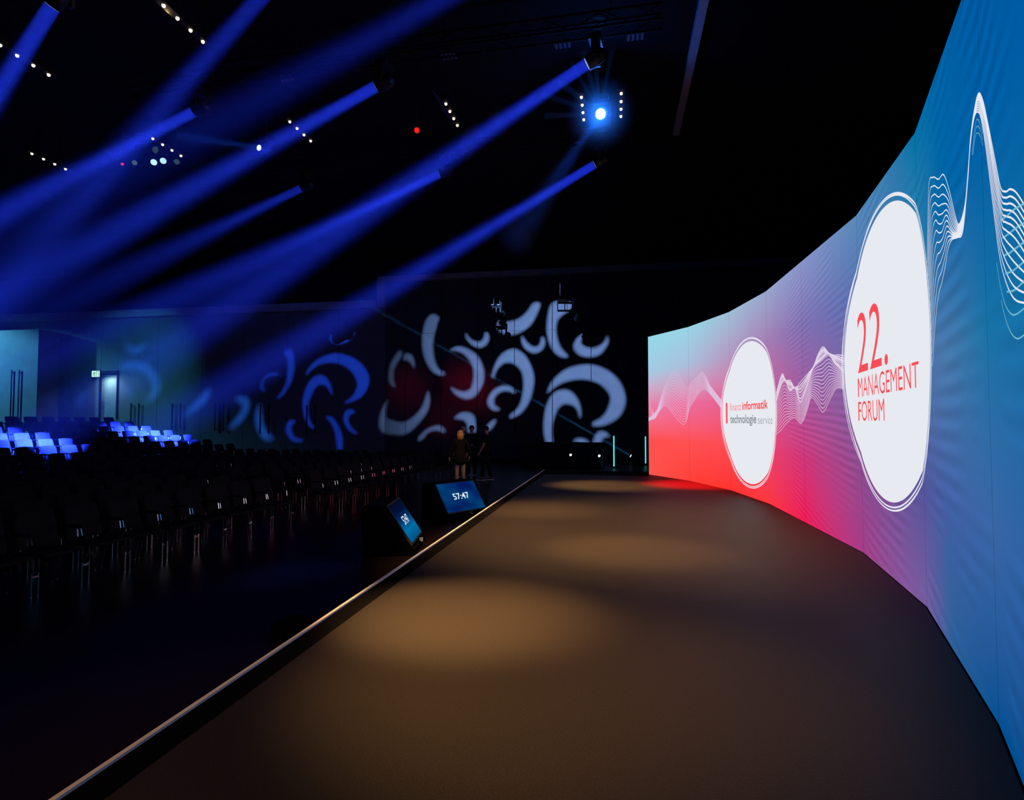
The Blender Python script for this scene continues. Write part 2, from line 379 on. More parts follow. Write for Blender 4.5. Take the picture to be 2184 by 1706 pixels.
# streaks fanning out from a point on the wall
ang = math_('DIVIDE', math_('SUBTRACT', sx.outputs[1], 2.0), math_('MAXIMUM', math_('SUBTRACT', sx.outputs[0], 1.5), 0.6))
nz = N.new('ShaderNodeTexNoise'); nz.inputs['Scale'].default_value = 0.55; nz.inputs['Detail'].default_value = 2; L.new(at.outputs[0], nz.inputs['Vector'])
ang2 = math_('ADD', ang, math_('MULTIPLY', nz.outputs['Fac'], 0.012))
wv = math_('SINE', math_('MULTIPLY', ang2, 480.0))
nz2 = N.new('ShaderNodeTexNoise'); nz2.inputs['Scale'].default_value = 1.1; L.new(at.outputs[0], nz2.inputs['Vector'])
mr = N.new('ShaderNodeMapRange'); mr.inputs['From Min'].default_value = 0.42; mr.inputs['From Max'].default_value = 0.62; L.new(nz2.outputs['Fac'], mr.inputs['Value'])
mru = N.new('ShaderNodeMapRange'); mru.inputs['From Min'].default_value = 5.6; mru.inputs['From Max'].default_value = 7.5; L.new(sx.outputs[0], mru.inputs['Value'])
amp = math_('MULTIPLY', math_('MULTIPLY', mr.outputs[0], mru.outputs[0]), 0.13)
gain = math_('ADD', math_('MULTIPLY', wv, amp), 1.0)
vm = N.new('ShaderNodeVectorMath'); vm.operation = 'SCALE'; L.new(cur, vm.inputs[0]); L.new(gain, vm.inputs['Scale'])
em = N.new('ShaderNodeEmission'); L.new(vm.outputs[0], em.inputs[0]); em.inputs[1].default_value = 1.0; L.new(em.outputs[0], o.inputs[0])
m.cycles.emission_sampling = 'FRONT'

led_root = empty('led_wall', (LP[4].x, LP[4].y, STAGE_Z))
def led_part(name, vs, fs, mat, smooth=False):
    o = from_py(name, [Vector(p) - led_root.location for p in vs], fs, mat, led_root, smooth=smooth); return o
GAP = 0.002
for i in range(len(LP) - 1):
    d = (LP[i + 1] - LP[i]).normalized(); n = led_n(i); a = LP[i] + d * GAP; c = LP[i + 1] - d * GAP
    vs = []
    for off in (0.0, -0.09):
        vs += [V(a.x, a.y, STAGE_Z) + n * off, V(c.x, c.y, STAGE_Z) + n * off, V(c.x, c.y, STAGE_Z + LH) + n * off, V(a.x, a.y, STAGE_Z + LH) + n * off]
    fs = [(0, 1, 2, 3), (5, 4, 7, 6), (4, 0, 3, 7), (1, 5, 6, 2), (3, 2, 6, 7), (4, 5, 1, 0)]
    po = led_part('led_panel', vs, fs, [M['screen'], M['black']])
    me = po.data; ul = me.uv_layers.new(name='UVMap')
    for p in me.polygons:
        p.material_index = 0 if p.index == 0 else 1
        for li in p.loop_indices:
            k = me.loops[li].vertex_index % 4
            ul.data[li].uv = (US[i] + GAP if k in (0, 3) else US[i + 1] - GAP, 0.0 if k in (0, 1) else LH)
# backing frame behind the panels
vs = []; fs = []
for i in range(len(LP)):
    n = led_n(min(i, len(LP) - 2)); 
    for z in (STAGE_Z, STAGE_Z + LH - 0.05): vs.append(V(LP[i].x, LP[i].y, z) + n * -0.02)
    for z in (STAGE_Z, STAGE_Z + LH - 0.05): vs.append(V(LP[i].x, LP[i].y, z) + n * -0.20)
for i in range(len(LP) - 1):
    a, c = i * 4, i * 4 + 4
    fs += [(a, c, c + 1, a + 1), (a + 2, a + 3, c + 3, c + 2), (a + 1, c + 1, c + 3, a + 3), (a, a + 2, c + 2, c)]
e = len(LP) * 4 - 4
fs += [(0, 1, 3, 2), (e, e + 2, e + 3, e + 1)]
led_part('backing_frame', vs, fs, M['black'])

def disc(name, cu, cv, rad, off, mat, nseg=72):
    us = sorted(set([cu + rad * -math.cos(PI * k / nseg) for k in range(nseg + 1)] + [u for u in US if cu - rad < u < cu + rad]))
    vs = []; fs = []
    for u in us:
        h = math.sqrt(max(rad * rad - (u - cu) ** 2, 0)) + 1e-4
        vs += [led(u, cv - h, off), led(u, cv + h, off)]
    for k in range(len(us) - 1): fs.append((2 * k, 2 * k + 2, 2 * k + 3, 2 * k + 1))
    return led_part(name, vs, fs, mat)
def ring(vs, fs, cu, cv, ru, rv, w, off, n=160, wob=0.0, ph=0.0):
    b = len(vs)
    for k in range(n):
        a = 2 * PI * k / n; q = 1 + wob * math.sin(3 * a + ph)
        for s in (-0.5, 0.5): vs.append(led(cu + (ru * q + s * w) * math.cos(a), cv + (rv * q + s * w) * math.sin(a), off))
    for k in range(n):
        j = (k + 1) % n; fs.append((b + 2 * k, b + 2 * k + 1, b + 2 * j + 1, b + 2 * j))
M['white_glow'] = glow('screen_white', rgb(231, 234, 240), 1.0)
M['line_glow'] = glow('screen_line', rgb(232, 234, 244), 1.0, False)
M['line_soft'] = glow('screen_line_soft', rgb(222, 190, 220), 1.0, False)
M['line_teal'] = glow('screen_line_teal', rgb(110, 180, 205), 1.0, False)
M['red_glow'] = glow('screen_red', rgb(250, 76, 86), 1.0, False)
M['grey_glow'] = glow('screen_grey', rgb(140, 146, 158), 1.0, False)
M['lgrey_glow'] = glow('screen_light_grey', rgb(158, 163, 175), 1.0, False)
M['pinkred_glow'] = glow('screen_pink_red', rgb(246, 118, 126), 1.0, False)
for nm, (xc, yt, yb, xl, xr) in (('one', (1603, 728, 1031, 1541.5, 1655)), ('two', (1905, 438, 1066, 1801.5, 1986))):
    lu, ru_ = uv(xl, 0.5 * (yt + yb)).x, uv(xr, 0.5 * (yt + yb)).x
    cu = 0.5 * (lu + ru_)
    # rows at the centre column
    P = proj(led(cu, 2.0)); xc = P[0]
    vt, vb = uv(xc, yt).y, uv(xc, yb).y
    cv = 0.5 * (vt + vb); rad = 0.25 * ((ru_ - lu) + (vt - vb))
    print('circle', nm, cu, cv, rad, (ru_ - lu) / 2, (vt - vb) / 2)
    disc('white_circle', cu, cv, 0.5 * (vt - vb) * 0.5 + rad * 0.5, 0.006, M['white_glow'])
    R_ = 0.25 * (vt - vb) + 0.5 * rad
    vs, fs = [], []
    ring(vs, fs, cu, cv + 0.01, R_ * 1.035, R_ * 1.035, 0.016, 0.009, wob=0.004)
    ring(vs, fs, cu + 0.02, cv - 0.005, R_ * 1.03, R_ * 1.052, 0.014, 0.009, wob=0.006, ph=2.0)
    ring(vs, fs, cu - 0.015, cv - 0.02, R_ * 1.035, R_ * 1.045, 0.012, 0.009, wob=0.006, ph=4.0)
    led_part('circle_outline', vs, fs, M['line_glow'])
# wave bundles
def ribbon(vs, fs, pts, w, off=0.004):
    pts = [p for p in pts if -0.001 <= p.x <= UMAX and 0 < p.y < LH]
    if len(pts) < 3: return
    b = len(vs); n = len(pts)
    for k in range(n):
        t = (pts[min(k + 1, n - 1)] - pts[max(k - 1, 0)]);
        if t.length < 1e-6: t = Vector((1, 0))
        t.normalize(); pr = Vector((-t.y, t.x))
        for s in (-0.5, 0.5):
            q = pts[k] + pr * (s * w); vs.append(led(q.x, q.y, off))
    for k in range(n - 1): fs.append((b + 2 * k, b + 2 * k + 2, b + 2 * k + 3, b + 2 * k + 1))
def bundle(name, curves, n, w, conv, mat, power=1.0, tmid=0.5):
    """curves: 2 or 3 key curves with matching points (photo pixels); n lines blended between them"""
    C = [catmull([uv(*conv(p)) for p in c], 7) for c in curves]
    vs, fs = [], []
    for k in range(n):
        t = (k / (n - 1)) ** power
        if len(C) == 2: pts = [a.lerp(c, t) for a, c in zip(*C)]
        else:
            if t < tmid: pts = [a.lerp(c, t / tmid) for a, c in zip(C[0], C[1])]
            else: pts = [a.lerp(c, (t - tmid) / (1 - tmid)) for a, c in zip(C[1], C[2])]
        ribbon(vs, fs, pts, w)
    return led_part(name, vs, fs, mat)
def resample(P, n):
    P = [Vector(p) for p in P]; S = [0]
    for a, c in zip(P[:-1], P[1:]): S.append(S[-1] + (c - a).length)
    out = []
    for k in range(n):
        s = S[-1] * k / (n - 1); i = 0
        while i < len(S) - 2 and s > S[i + 1]: i += 1
        out.append(P[i].lerp(P[i + 1], (s - S[i]) / max(S[i + 1] - S[i], 1e-9)))
    return out
def by_x(P, xs):
    """y of polyline at the given xs, smoothed by Catmull-Rom first"""
    C = catmull(P, 8); out = []
    for x in xs:
        for a, c in zip(C[:-1], C[1:]):
            if a.x <= x <= c.x or a is C[-2]:
                t = 0 if c.x == a.x else min(max((x - a.x) / (c.x - a.x), 0), 1); out.append((x, a.y + (c.y - a.y) * t)); break
        else: out.append((x, C[0].y))
    return out
def crop(s, ox, oy): return lambda p: (ox + p[0] / s, oy + p[1] / s)
c1 = crop(9.476, 1375, 760)
U1 = [(80, 1250), (190, 1160), (270, 1040), (380, 670), (480, 450), (590, 305), (700, 390), (790, 560), (875, 640), (950, 520), (1080, 400), (1165, 315), (1250, 430), (1330, 600), (1560, 890)]
L1 = [(80, 1305), (150, 1275), (215, 1250), (290, 1120), (400, 1000), (500, 1060), (620, 1220), (780, 1375), (850, 1290), (910, 1050), (1000, 900), (1100, 740), (1200, 665), (1280, 710), (1400, 850), (1560, 1060)]
xs = [80 + 1480 * k / 60 for k in range(61)]
bundle('wave_lines', [by_x(U1, xs), by_x(L1, xs)], 16, 0.011, c1, M['line_soft'])
U1b = [(82, 880), (120, 1010), (170, 1130), (200, 1160)]; L1b = [(82, 1230), (120, 1190), (170, 1170), (200, 1165)]
xs = [82 + 118 * k / 12 for k in range(13)]
bundle('wave_lines', [by_x(U1b, xs), by_x(L1b, xs)], 5, 0.008, c1, M['line_soft'])
c2 = crop(7.111, 1640, 720)
U2 = [(115, 830), (200, 550), (260, 645), (330, 650), (400, 755), (500, 650), (600, 540), (680, 430), (750, 250), (825, 140), (910, 230), (990, 265), (1060, 262), (1145, 275)]
M2 = [(115, 960), (200, 690), (260, 662), (320, 800), (400, 765), (475, 975), (540, 860), (600, 680), (680, 450), (800, 330), (910, 250), (1000, 380), (1060, 440), (1145, 540)]
L2 = [(115, 1460), (190, 1400), (260, 1310), (380, 1210), (430, 1250), (490, 1300), (540, 1230), (590, 1080), (650, 910), (740, 1010), (825, 1130), (920, 960), (1010, 790), (1070, 760), (1145, 780)]
xs = [115 + 1030 * k / 60 for k in range(61)]
bundle('wave_lines', [by_x(U2, xs), by_x(M2, xs), by_x(L2, xs)], 22, 0.011, c2, M['line_soft'], tmid=0.36)
bundle('wave_lines', [by_x(U2, xs), by_x(M2, xs)], 7, 0.012, c2, M['line_glow'])
idp = lambda p: p
U3 = [(1979, 560), (1982, 400), (1991, 378), (2003, 382), (2014, 372), (2026, 405), (2038, 455), (2047, 478), (2059, 440), (2066, 370), (2072, 290), (2080, 233), (2089, 199), (2098, 212), (2108, 256), (2126, 347), (2137, 400), (2148, 408), (2157, 403), (2170, 410), (2190, 440)]
M3 = [(1985, 640), (1989, 520), (1996, 480), (2003, 486), (2010, 486), (2020, 464), (2034, 492), (2045, 495), (2057, 468), (2066, 385), (2072, 298), (2080, 243), (2088, 211), (2097, 232), (2108, 283), (2126, 400), (2139, 470), (2148, 480), (2160, 487), (2172, 500), (2190, 530)]
L3 = [(1990, 780), (1996, 690), (2003, 630), (2011, 600), (2018, 565), (2024, 530), (2032, 511), (2044, 506), (2055, 495), (2064, 410), (2071, 315), (2078, 260), (2086, 238), (2095, 256), (2106, 325), (2124, 470), (2134, 545), (2145, 592), (2158, 625), (2171, 641), (2190, 646)]
bundle('wave_lines', [U3, M3, L3], 12, 0.0084, idp, M['line_glow'], tmid=0.5)
U4 = [(2128, 560), (2136, 610), (2146, 648), (2158, 668), (2170, 670), (2190, 655)]; L4 = [(2138, 640), (2144, 668), (2152, 694), (2162, 714), (2174, 722), (2190, 712)]
bundle('wave_lines', [U4, L4], 2, 0.007, idp, M['line_teal'])
U5 = [(2137, 470), (2150, 460), (2166, 446), (2190, 432)]; L5 = [(2150, 622), (2163, 620), (2174, 612), (2190, 596)]
bundle('wave_lines', [U5, L5], 5, 0.009, idp, M['line_teal'])
U6 = [(2075, 330), (2081, 272), (2086, 254), (2092, 262), (2098, 285)]; L6 = [(2077, 330), (2082, 292), (2087, 283), (2093, 290), (2098, 310)]
bundle('wave_lines', [U6, L6], 3, 0.005, idp, M['line_teal'])
# lettering
def lettering(name, text, u0, u1, v0, v1, mat, off=0.012, bold=0.0, parent_fn=None):
    """text fitted so that its outline spans u0..u1 and v0..v1 on the wall"""
    cu = bpy.data.curves.new('lettering', 'FONT'); cu.body = text; cu.size = 1.0; cu.offset = bold; cu.resolution_u = 6
    o = bpy.data.objects.new('lettering', cu); COL.objects.link(o)
    me = eval_mesh(o); bpy.data.objects.remove(o)
    bm = bmesh.new(); bm.from_mesh(me)
    xs = [v.co.x for v in bm.verts]; ys = [v.co.y for v in bm.verts]
    x0, x1, y0, y1 = min(xs), max(xs), min(ys), max(ys)
    vs = [(u0 + (v.co.x - x0) / (x1 - x0) * (u1 - u0), v0 + (v.co.y - y0) / (y1 - y0) * (v1 - v0)) for v in bm.verts]
    fs = [[v.index for v in f.verts] for f in bm.faces]; bm.free()
    if parent_fn: return parent_fn(name, vs, fs, mat)
    return led_part(name, [led(a, c, off) for a, c in vs], fs, mat)
def span(xl, xr, ytl, ybl, ytr=None, ybr=None):
    a, c = uv(xl, ybl), uv(xl, ytl); d = uv(xr, ybr if ybr else ybl); e = uv(xr, ytr if ytr else ytl)
    return a.x, d.x, 0.5 * (a.y + d.y), 0.5 * (c.y + e.y)
u0, u1, v0, v1 = span(1832.2, 1897, 665, 797.7, 632, 777)
print('22', u0, u1, v0, v1)
lettering('lettering', '22.', u0, u1, v0, v1, M['red_glow'], bold=-0.006)
u0, u1, v0, v1 = span(1832.5, 1964, 806.5, 847.8, 768.6, 826); print('mgmt', u0, u1, v0, v1)
lettering('lettering', 'MANAGEMENT', u0, u1, v0, v1, M['red_glow'], bold=-0.004)
u0, u1, v0, v1 = span(1833.4, 1889.7, 856.6, 898, 849.5, 897); print('forum', u0, u1, v0, v1)
lettering('lettering', 'FORUM', u0, u1, v0, v1, M['red_glow'], bold=-0.002)
u0, u1, v0, v1 = span(1558, 1581.4, 859, 875.5); lettering('lettering', 'finanz', u0, u1, v0, v1, M['pinkred_glow'], bold=-0.006)
u0, u1, v0, v1 = span(1584.4, 1639, 857.5, 874.5, 850.5, 871); lettering('lettering', 'informatik', u0, u1, v0, v1, M['red_glow'], bold=0.022)
u0, u1, v0, v1 = span(1558.7, 1614.7, 884, 907.5, 884, 909); lettering('lettering', 'technologie', u0, u1, v0, v1, M['grey_glow'], bold=0.020)
u0, u1, v0, v1 = span(1618, 1648.7, 889, 904, 886, 904.5); lettering('lettering', 'service', u0, u1, v0, v1, M['lgrey_glow'], bold=-0.004)
a, c = uv(1549.5, 903), uv(1552.5, 859)
led_part('logo_bar', [led(a.x, a.y, .012), led(c.x, a.y, .012), led(c.x, c.y, .012), led(a.x, c.y, .012)], [(0, 1, 2, 3)], M['red_glow'])
tag(led_root, 'huge curved LED screen wall showing white circles and waves on red-to-blue', 'screen wall')

bnd = [hs(V(p.x, p.y, 0) + led_n(min(i, len(LP) - 2)) * 0.012) for i, p in enumerate(LP)]
poly = [(q_c, -8.4), (bnd[-1][1], -8.4)] + [(q, s_) for s_, q in bnd[::-1]] + [(bnd[0][1], s_carp), (q_c, s_carp)]
bm = bmesh.new(); prism(bm, poly, STAGE_Z - 0.012, STAGE_Z); o = hall_obj('stage_carpet', bm, M['carpet'])
tag(o, 'brown short-pile carpet covering the stage in front of the screen wall', 'carpet')

# ------------------------------------------------------------------ confidence monitors on wedge cabinets
def monitor(corners, zt, zb, label, faint):
    best = None                      # lower screen height that makes the screen a true rectangle
    for k in range(60):
        z_ = zb + 0.2 + 0.012 * k; P_ = [at_z(c[0], c[1], z) for c, z in zip(corners, (z_, z_, zb, zb))]
        r_ = ((P_[2] - P_[3]) + (P_[1] - P_[0])).normalized(); w_ = ((P_[0] + P_[1]) - (P_[3] + P_[2])).normalized(); e_ = abs(r_.dot(w_))
        if best is None or e_ < best[0]: best = (e_, z_)
    zt = best[1]; print('monitor top', best)
    TL, TR, BR, BL = [at_z(c[0], c[1], z) for c, z in zip(corners, (zt, zt, zb, zb))]
    r = ((BR - BL) + (TR - TL)); r.z = 0; W = 0.5 * r.length; r.normalize()
    w = ((TL + TR) - (BL + BR)); w -= r * w.dot(r); H = 0.5 * w.length; w.normalize()
    C = (TL + TR + BL + BR) / 4; n = r.cross(w).normalized()
    print('monitor', W, H, C, n)
    base = V(C.x, C.y, 0)
    g = empty('stage_monitor', base)
    Mw = Matrix(((r.x, w.x, n.x, C.x - base.x), (r.y, w.y, n.y, C.y - base.y), (r.z, w.z, n.z, C.z), (0, 0, 0, 1)))
    # cabinet: side profile in (h, z), h = horizontal direction the screen faces
    hd = V(n.x, n.y, 0).normalized()
    top = C + w * (H / 2 + 0.05); bot = C - w * (H / 2 + 0.05)
    ht, hb = (top - base).dot(hd), (bot - base).dot(hd)
    prof = [(hb + 0.02, 0.0), (hb + 0.02, bot.z - 0.03), (hb - 0.03, bot.z - 0.02), (ht - 0.05, top.z - 0.02), (ht - 0.30, top.z - 0.02), (ht - 0.34, top.z - 0.08), (ht - 0.34, 0.0)]
    bm = bmesh.new(); ww = W / 2 + 0.06
    a = [bm.verts.new(r * -ww + hd * p[0] + V(0, 0, p[1])) for p in prof]; c = [bm.verts.new(r * ww + hd * p[0] + V(0, 0, p[1])) for p in prof]
    bm.faces.new(a[::-1]); bm.faces.new(c)
    for k in range(len(prof)): bm.faces.new([a[k], a[(k + 1) % len(prof)], c[(k + 1) % len(prof)], c[k]])
    bmesh.ops.bevel(bm, geom=bm.edges[:], offset=0.008, segments=1, affect='EDGES')
    from_bm('cabinet', bm, M['drape'], g)
    bm = bmesh.new(); box(bm, (-W / 2 - 0.025, -H / 2 - 0.03, -0.045), (W / 2 + 0.025, H / 2 + 0.025, -0.004), Mw, bevel=0.006)
    fr = from_bm('bezel', bm, M['plastic'], g)
    # screen face
    m, t, o = nt('monitor_picture')
    uvn = t.nodes.new('ShaderNodeUVMap'); uvn.uv_map = 'UVMap'
    gr = t.nodes.new('ShaderNodeTexNoise'); gr.inputs['Scale'].default_value = 1.6; gr.inputs['Detail'].default_value = 1
    rr = t.nodes.new('ShaderNodeValToRGB'); rr.color_ramp.elements[0].position = 0.35; rr.color_ramp.elements[1].position = 0.65
    rr.color_ramp.elements[0].color = rgb(0, 26, 92); rr.color_ramp.elements[1].color = rgb(0, 66, 122)
    e = t.nodes.new('ShaderNodeEmission')
    t.links.new(uvn.outputs[0], gr.inputs['Vector']); t.links.new(gr.outputs['Fac'], rr.inputs[0])
    if faint:   # brighter teal patch in the lower half, dark upper part
        sp = t.nodes.new('ShaderNodeSeparateXYZ'); t.links.new(uvn.outputs[0], sp.inputs[0])
        r2 = t.nodes.new('ShaderNodeValToRGB'); el = r2.color_ramp.elements
        el[0].position = 0.0; el[0].color = rgb(0, 80, 128); el[1].position = 1.0; el[1].color = rgb(4, 10, 30)
        q = el.new(0.28); q.color = rgb(0, 110, 165); q = el.new(0.55); q.color = rgb(0, 46, 104); q = el.new(0.75); q.color = rgb(0, 18, 56)
        t.links.new(sp.outputs[1], r2.inputs[0]); t.links.new(r2.outputs[0], e.inputs[0])
    else: t.links.new(rr.outputs[0], e.inputs[0])
    t.links.new(e.outputs[0], o.inputs[0])
    me = bpy.data.meshes.new('screen'); me.from_pydata([Mw @ V(-W / 2, -H / 2, -0.003), Mw @ V(W / 2, -H / 2, -0.003), Mw @ V(W / 2, H / 2, -0.003), Mw @ V(-W / 2, H / 2, -0.003)], [], [(0, 1, 2, 3)])
    ul = me.uv_layers.new(name='UVMap')
    for k, q in enumerate(((0, 0), (1, 0), (1, 1), (0, 1))): ul.data[k].uv = q
    sc = link('screen', me, m, g)
    def pf(name, vs, fs, mat): return from_py(name, [Mw @ V(a, c, 0.0) for a, c in vs], fs, mat, sc)
    lettering('timer_digits', '57:47', -0.21 * W, 0.21 * W, -0.10 * H, 0.12 * H, glow('timer_white', rgb(232, 240, 255), 1.0, False), bold=0.012, parent_fn=pf)
    # cable and connector at the foot of the cabinet
    bm = bmesh.new(); f0 = hd * (hb + 0.03)
    tube(bm, [f0 + r * 0.05 + V(0, 0, 0.12), f0 + hd * 0.03 + r * 0.06 + V(0, 0, 0.09), f0 + hd * 0.05 + r * 0.08 + V(0, 0, 0.02), f0 + hd * 0.06 + r * 0.25 + V(0, 0, 0.012)], 0.008, 6)
    from_bm('cable', bm, M['plastic'], g)
    bm = bmesh.new(); box(bm, (-0.03, -0.015, -0.03), (0.03, 0.015, 0.03), Matrix.Translation(f0 + r * 0.05 + V(0, 0, 0.12)), bevel=0.005)
    from_bm('connector', bm, M['steel'], g)
    tag(g, label, 'monitor', 'countdown monitors in front of the stage')
monitor([(826, 1080), (855, 1062), (897, 1133), (881, 1158)], 0.60, 0.17, 'nearer countdown monitor on black wedge cabinet, its screen seen edge-on', True)
monitor([(930, 1033.5), (1010, 1025), (1034, 1081), (956, 1094)], 0.60, 0.17, 'farther countdown monitor on black wedge cabinet, its blue screen turned to us', False)

# dark round floor box lid by the stage edge
p = at_z(627, 1352, 0.0)
bm = bmesh.new(); tube(bm, [V(0, 0, 0), V(0, 0, 0.10), V(0, 0, 0.12)], [0.20, 0.19, 0.15], 24); o = from_bm('floor_monitor_pod', bm, M['drape'], loc=p)
tag(o, 'low round black pod on the floor beside the stage edge', 'floor pod')

# ------------------------------------------------------------------ chairs
chair = empty('conference_chair')
def cgrid(fn, nu, nv, th):
    bm = bmesh.new(); g = [[None] * (nv + 1) for _ in range(nu + 1)]
    for i in range(nu + 1):
        for j in range(nv + 1): g[i][j] = bm.verts.new(fn(i / nu * 2 - 1, j / nv))
    for i in range(nu):
        for j in range(nv): bm.faces.new([g[i][j], g[i + 1][j], g[i + 1][j + 1], g[i][j + 1]])
    bmesh.ops.recalc_face_normals(bm, faces=bm.faces[:])
    bmesh.ops.solidify(bm, geom=bm.faces[:], thickness=th)
    return bm
def seat_fn(a, t): return V(-0.21 + 0.45 * t, a * (0.225 + 0.012 * math.sin(PI * t)), 0.45 - 0.012 * (1 - a * a) + 0.015 * t - 0.03 * max(0, t - 0.8) * 5 * max(0, t - 0.8))
def back_fn(a, t): return V(-0.20 - 0.10 * t - 0.035 * (1 - a * a) + 0.02 * math.sin(PI * t), a * (0.232 - 0.018 * t), 0.47 + 0.41 * t + 0.012 * (1 - a * a) * t)
from_bm('seat', cgrid(seat_fn, 6, 6, 0.03), M['upholstery'], chair, smooth=True)
from_bm('backrest', cgrid(back_fn, 6, 6, 0.022), M['upholstery'], chair, smooth=True)
bm = bmesh.new()
for s in (-1, 1):
    tube(bm, [(0.19, s * 0.236, 0.27), (0.19, s * 0.236, 0.425), (-0.20, s * 0.236, 0.415), (-0.235, s * 0.236, 0.27)], 0.013, 6)
tube(bm, [(0.19, -0.236, 0.42), (0.19, 0.236, 0.42)], 0.011, 6); tube(bm, [(-0.20, -0.236, 0.415), (-0.20, 0.236, 0.415)], 0.011, 6)
for s in (-1, 1): tube(bm, [(-0.20, s * 0.22, 0.41), (-0.225, s * 0.22, 0.50), (-0.26, s * 0.205, 0.68)], 0.010, 6)
from_bm('seat_frame', bm, M['plastic'], chair)
for s in (-1, 1):
    bm = bmesh.new(); tube(bm, [(0.19, s * 0.236, 0.28), (0.19, s * 0.236, 0.012)], 0.0115, 8); tube(bm, [(0.19, s * 0.236, 0.014), (0.19, s * 0.236, 0.0)], 0.014, 8); from_bm('leg', bm, M['chrome'], chair)
    bm = bmesh.new(); tube(bm, [(-0.232, s * 0.236, 0.28), (-0.29, s * 0.236, 0.012)], 0.0115, 8); tube(bm, [(-0.29, s * 0.236, 0.014), (-0.292, s * 0.236, 0.0)], 0.014, 8); from_bm('leg', bm, M['chrome'], chair)
    bm = bmesh.new(); tube(bm, [(-0.235, s * 0.25, 0.66), (-0.15, s * 0.255, 0.675), (0.02, s * 0.255, 0.672), (0.10, s * 0.255, 0.655)], [0.012, 0.017, 0.018, 0.013], 6); from_bm('armrest', bm, M['plastic'], chair)
    bm = bmesh.new(); tube(bm, [(0.07, s * 0.252, 0.655), (0.09, s * 0.248, 0.56), (0.05, s * 0.240, 0.43)], 0.008, 6); from_bm('arm_post', bm, M['chrome'], chair)
bm = bmesh.new(); box(bm, (0.176, 0.238, 0.222), (0.204, 0.305, 0.248), bevel=0.004); from_bm('row_link', bm, M['chrome'], chair)
kids = list(chair.children)
def rise(r): return 0.0 if r <= 8 else 0.167 * (r - 8)
ORD = ['front', 'second', 'third', 'fourth', 'fifth', 'sixth', 'seventh', 'eighth', 'ninth', 'tenth', 'eleventh', 'twelfth', 'thirteenth', 'fourteenth', 'fifteenth', 'sixteenth', 'seventeenth', 'eighteenth', 'nineteenth', 'twentieth', 'twenty-first', 'twenty-second']
cands = []
pa0, pa1 = at_z(77, 1275, 0), at_z(581, 1133, 0)
pb0, pb1 = at_z(697, 1098, 0), at_z(954, 1019, 0)
LIT = [(at_z(1251, 137, 9.2), at_y(20, 968, 16.6)), (at_z(1268, 351, 9.2), at_y(255, 966, 21.8))]
def axis_gap(p, ab):
    u = (ab[1] - ab[0]).normalized(); return ((p - ab[0]) - u * (p - ab[0]).dot(u)).length
ROWP = 0.92
for blk, (p0, p1) in (('near', (pa0, pa1)), ('far', (pb0, pb1))):
    d = (p1 - p0); d.z = 0; d.normalize(); nf = V(d.y, -d.x, 0); th = math.atan2(d.x, d.y)
    n0, n1 = (-1, 8) if blk == 'near' else (0, 13)
    sp = (p1 - p0).length / (7 if blk == 'near' else 13)
    for r in range(0, 16):
        # rows behind the near block run on to the aisle; far rows keep their length
        k0, k1 = (-1, 8) if blk == 'near' else (0, 14)
        for k in range(k0, k1):
            P = p0 + d * (sp * k + 0.26) - nf * (0.19 + ROWP * r) + d * (0.06 * math.sin(r * 2.3))
            P.z = rise(r)
            x, y, z = proj(P + V(0, 0, 0.6))
            if z > 1 and -25 < x < 2200: cands.append((z, blk, r, k - k0, P, th))
cands.sort(key=lambda c: c[0])
cands = cands[:300]
print('chairs', len(cands))
cands.sort(key=lambda c: (c[1] != 'near', c[2], c[3]))
cnt = {}
for c in cands: cnt[(c[1], c[2])] = cnt.get((c[1], c[2]), 0) + 1
seen = {}
for i, (z, blk, r, k, P, th) in enumerate(cands):
    if i == 0: o = chair
    else:
        o = chair.copy(); COL.objects.link(o)
        for ch in kids:
            c = ch.copy(); c.parent = o; COL.objects.link(c)
    o.location = P; o.rotation_euler = (0, 0, -th + random.uniform(-0.035, 0.035))
    j = seen.get((blk, r), 0); seen[(blk, r)] = j + 1
    lit = any(axis_gap(V(P.x, P.y, P.z + 0.68), T) < 0.8 for T in LIT)
    look = 'blue-lit' if lit else 'black'
    pos = ORD[j] if j else 'first'
    lab = f'{look} upholstered chair, {ORD[r]} row of the {"near" if blk == "near" else "far"} seating block, {pos} from its near end'
    tag(o, lab, 'chair', 'audience chairs in the %s block' % blk)
# stepped seating risers under the back rows
for r in range(9, 16):
    for blk, (p0, p1) in (('near', (pa0, pa1)), ('far', (pb0, pb1))):
        pass
d = (pb1 - pb0); d.z = 0; d.normalize(); nf = V(d.y, -d.x, 0)
def riser(p0, dd, nn, a, c, r0, label):
    g = empty('seating_riser', V(p0.x, p0.y, 0))
    for r in range(9, 16):
        bm = bmesh.new()
        o = p0 - Vector((p0.x, p0.y, 0)); f = -(0.19 + ROWP * r) + 0.42; bck = -(0.19 + ROWP * 15) - 0.5
        poly = [dd * a + nn * f, dd * c + nn * f, dd * c + nn * bck, dd * a + nn * bck]
        prism(bm, [(q.x, q.y) for q in poly][::1], rise(r - 1) + (0.0 if r == 9 else 0.001), rise(r))
        from_bm('step', bm, M['floor'], g)
    tag(g, label, 'riser', 'stepped risers')
riser(pb0, d, nf, -0.15, 9.0, 9, 'dark stepped riser carrying the back rows of the far seating block')
d2 = (pa1 - pa0); d2.z = 0; d2.normalize(); nf2 = V(d2.y, -d2.x, 0)
riser(pa0, d2, nf2, -2.0, 4.75, 9, 'dark stepped riser carrying the back rows of the near seating block')

